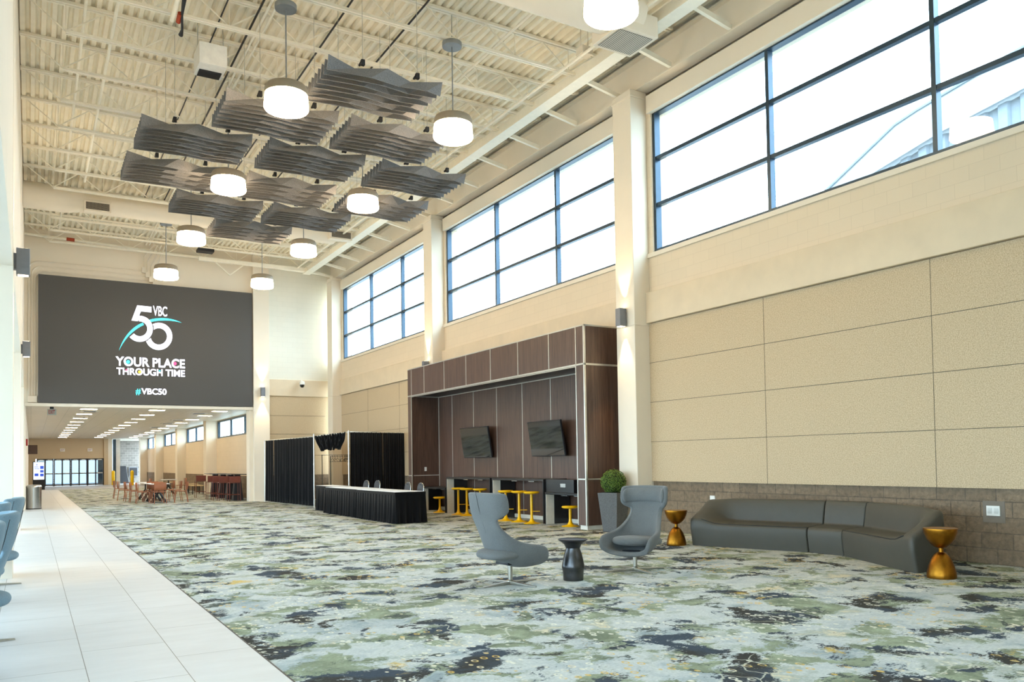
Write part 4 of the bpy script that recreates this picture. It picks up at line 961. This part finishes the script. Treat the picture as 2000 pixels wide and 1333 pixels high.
for k, (x, y) in enumerate(((4.28, 34.1), (4.26, 35.35), (4.24, 36.6), (4.22, 37.85), (5.9, 43.5))):
    lab = ['square white café table nearest the hall', 'square white café table second from the hall', 'square white café table third from the hall', 'square white café table fourth from the hall', 'square white café table alone by the corridor wall'][k]
    if tp is None:
        t = tp = thing('cafe_table', lab, 'table', (x, y, 0), 0, 'café tables'); MB().box(-.36, .36, -.36, .36, .72, .745).build('tabletop', WHITEC, t, bevel=.006)
        for k2 in range(4):
            a = PI / 4 + k2 * PI / 2; MB().beam((0, 0, .44), (.36 * math.cos(a), .36 * math.sin(a), .02), .05, .04).build('leg', BLACKM, t)
        MB().path([(0, 0, .40), (0, 0, .72)], .03, 10).build('column', BLACKM, t, smooth=True)
    else: dup(tp, (x, y, 0), 0, lab)
L90 = -PI / 2; R90 = PI / 2
for x, y, rz, lab in ((4.20, 33.38, 0.05, 'tan chair with its back to the hall at nearest table'), (3.70, 33.95, L90, 'tan chair on the left side of the nearest café table'), (5.05, 33.85, R90 - .1, 'tan chair pulled out right of the nearest café table'), (5.04, 35.3, R90, 'tan chair on the right of the second café table'),
        (3.62, 35.4, L90, 'tan chair on the left of the second café table'), (4.28, 34.76, 0, 'tan chair squeezed between first and second café tables'), (3.55, 36.7, L90 + .1, 'tan chair on the left of the third café table'), (4.24, 36.0, .05, 'tan chair squeezed between second and third café tables'),
        (3.38, 37.8, L90 - .1, 'tan chair on the left of the fourth café table'), (3.42, 40.2, L90, 'tan chair standing apart farthest up the corridor'), (4.95, 36.6, R90, 'tan chair on the right of the third café table'), (5.3, 43.5, L90, 'tan chair on the left of the lone café table'), (6.5, 43.6, R90, 'tan chair on the right of the lone café table')):
    cafe_chair(x, y, rz, lab)
tp2 = None
for k, y in enumerate((33.55, 34.85, 36.35, 38.1)):
    lab = 'tall bar table on a black tapered pedestal, %s to the hall' % ['nearest', 'second nearest', 'third nearest', 'farthest']
    lab = 'tall bar table on a black tapered pedestal, %s from the hall' % ['first', 'second', 'third', 'fourth'][k]
    if tp2 is None:
        t = tp2 = thing('bar_table', lab, 'bar table', (7.12, y, 0), 0, 'tall bar tables'); MB().box(-.36, .36, -.62, .62, 1.03, 1.055).build('tabletop', BLACKL, t, bevel=.004)
        MB().hexa([(-.2, -.2, 0), (.2, -.2, 0), (.2, .2, 0), (-.2, .2, 0), (-.1, -.1, 1.03), (.1, -.1, 1.03), (.1, .1, 1.03), (-.1, .1, 1.03)]).build('pedestal', BLACKM, t, bevel=.005)
    else: dup(tp2, (7.12, y, 0), 0, lab)
bs = None
for k, (x, y) in enumerate(((6.86, 32.95), (6.62, 33.75), (6.52, 34.45), (6.55, 35.75), (6.45, 37.9))):
    lab = 'rust red bar chair at the tall tables, %s from the hall' % ['first', 'second', 'third', 'fourth', 'fifth'][k]
    if bs is None:
        t = bs = thing('bar_chair', lab, 'bar chair', (x, y, 0), 0.0 - .0, 'rust red bar chairs')
        MB().box(-.2, .2, -.2, .2, .71, .735).build('seat', RUST, t, bevel=.008); MB().box(-.21, .21, -.225, -.205, .74, .98).build('backrest', RUST, t, bevel=.008)
        for sx in (-.19, .19):
            for sy in (-.2, .2): MB().path([(sx, sy, .74 if sy > 0 else .95), (sx * 1.06, sy * 1.08, 0)], .012, 8).build('leg', RUST, t, smooth=True)
        MB().path([(-.2, .21, .26), (.2, .21, .26), (.2, -.21, .26), (-.2, -.21, .26), (-.2, .21, .26)], .010, 6).build('footrest', RUST, t)
    else: dup(bs, (x, y, 0), 0, lab)
be = None
for k, (x, y, lab) in enumerate(((7.1, 42.9, 'low bench with tan top by the first corridor pilaster'), (7.45, 46.5, 'low bench with tan top halfway up the corridor'), (7.45, 53.0, 'low bench with tan top far up the corridor'))):
    if be is None:
        t = be = thing('bench', lab, 'bench', (x, y, 0), 0, 'benches along the corridor wall'); MB().box(-.28, .28, -.6, .6, .40, .44).build('seat', plain('tan_bench', (206, 182, 140), .6), t, bevel=.005)
        for sx in (-.25, .25):
            for sy in (-.55, .55): MB().box(sx - .02, sx + .02, sy - .02, sy + .02, 0, .40).build('leg', BLACKM, t)
    else: dup(be, (x, y, 0), 0, lab)
# ------------------------------------------------------------------ neighbouring roof outside the window
t = thing('neighbouring_building', 'pale corrugated building with a sloping roof outside the near window', 'building', (0, 0, 0))
rows = []
pr = []
y = 2.0
while y < 17.2:
    pr += [(y, 22.0), (y + .22, 22.0), (y + .28, 21.9), (y + .50, 21.9), (y + .56, 22.0)]; y += .56
def eave(y): return 9.55 + (16.4 - y) * .24 if y > 13 else 10.366 + (13 - y) * .15
MB().grid([[(x_, y_, 0) for y_, x_ in pr], [(x_, y_, eave(y_)) for y_, x_ in pr]]).build('siding', SIDING, t, solid=.02)
rf = [(16.9, 9.75), (16.4, 10.0), (14.28, 11.08), (13.6, 11.25), (10.8, 11.75), (2, 13.2), (2, eave(2)), (13, eave(13)), (16.9, 9.45)]
m = MB(); n = len(rf)
m.add([(21.7, y_, z_) for y_, z_ in rf] + [(30, y_ , z_ + 1.5) for y_, z_ in rf], [tuple(range(n)), tuple(range(2 * n - 1, n - 1, -1))] + [(k, k + n, (k + 1) % n + n, (k + 1) % n) for k in range(n)]).build('roof', ROOFING, t)
MB().path([(21.68, y_, z_) for y_, z_ in rf[:6]], .05, 6).build('gutter', SIDING, t)
struct(MB().box(11.4, 60, -40, 100, -.4, -.2).build('ground', plain('outside_paving', (150, 150, 146), .9)), 'paved ground outside the windows', 'ground')
struct(MB().box(-60, -6.6, -40, 100, -.4, -.2).build('ground', plain('outside_paving_left', (170, 170, 166), .9)), 'paved ground outside the lobby', 'ground')
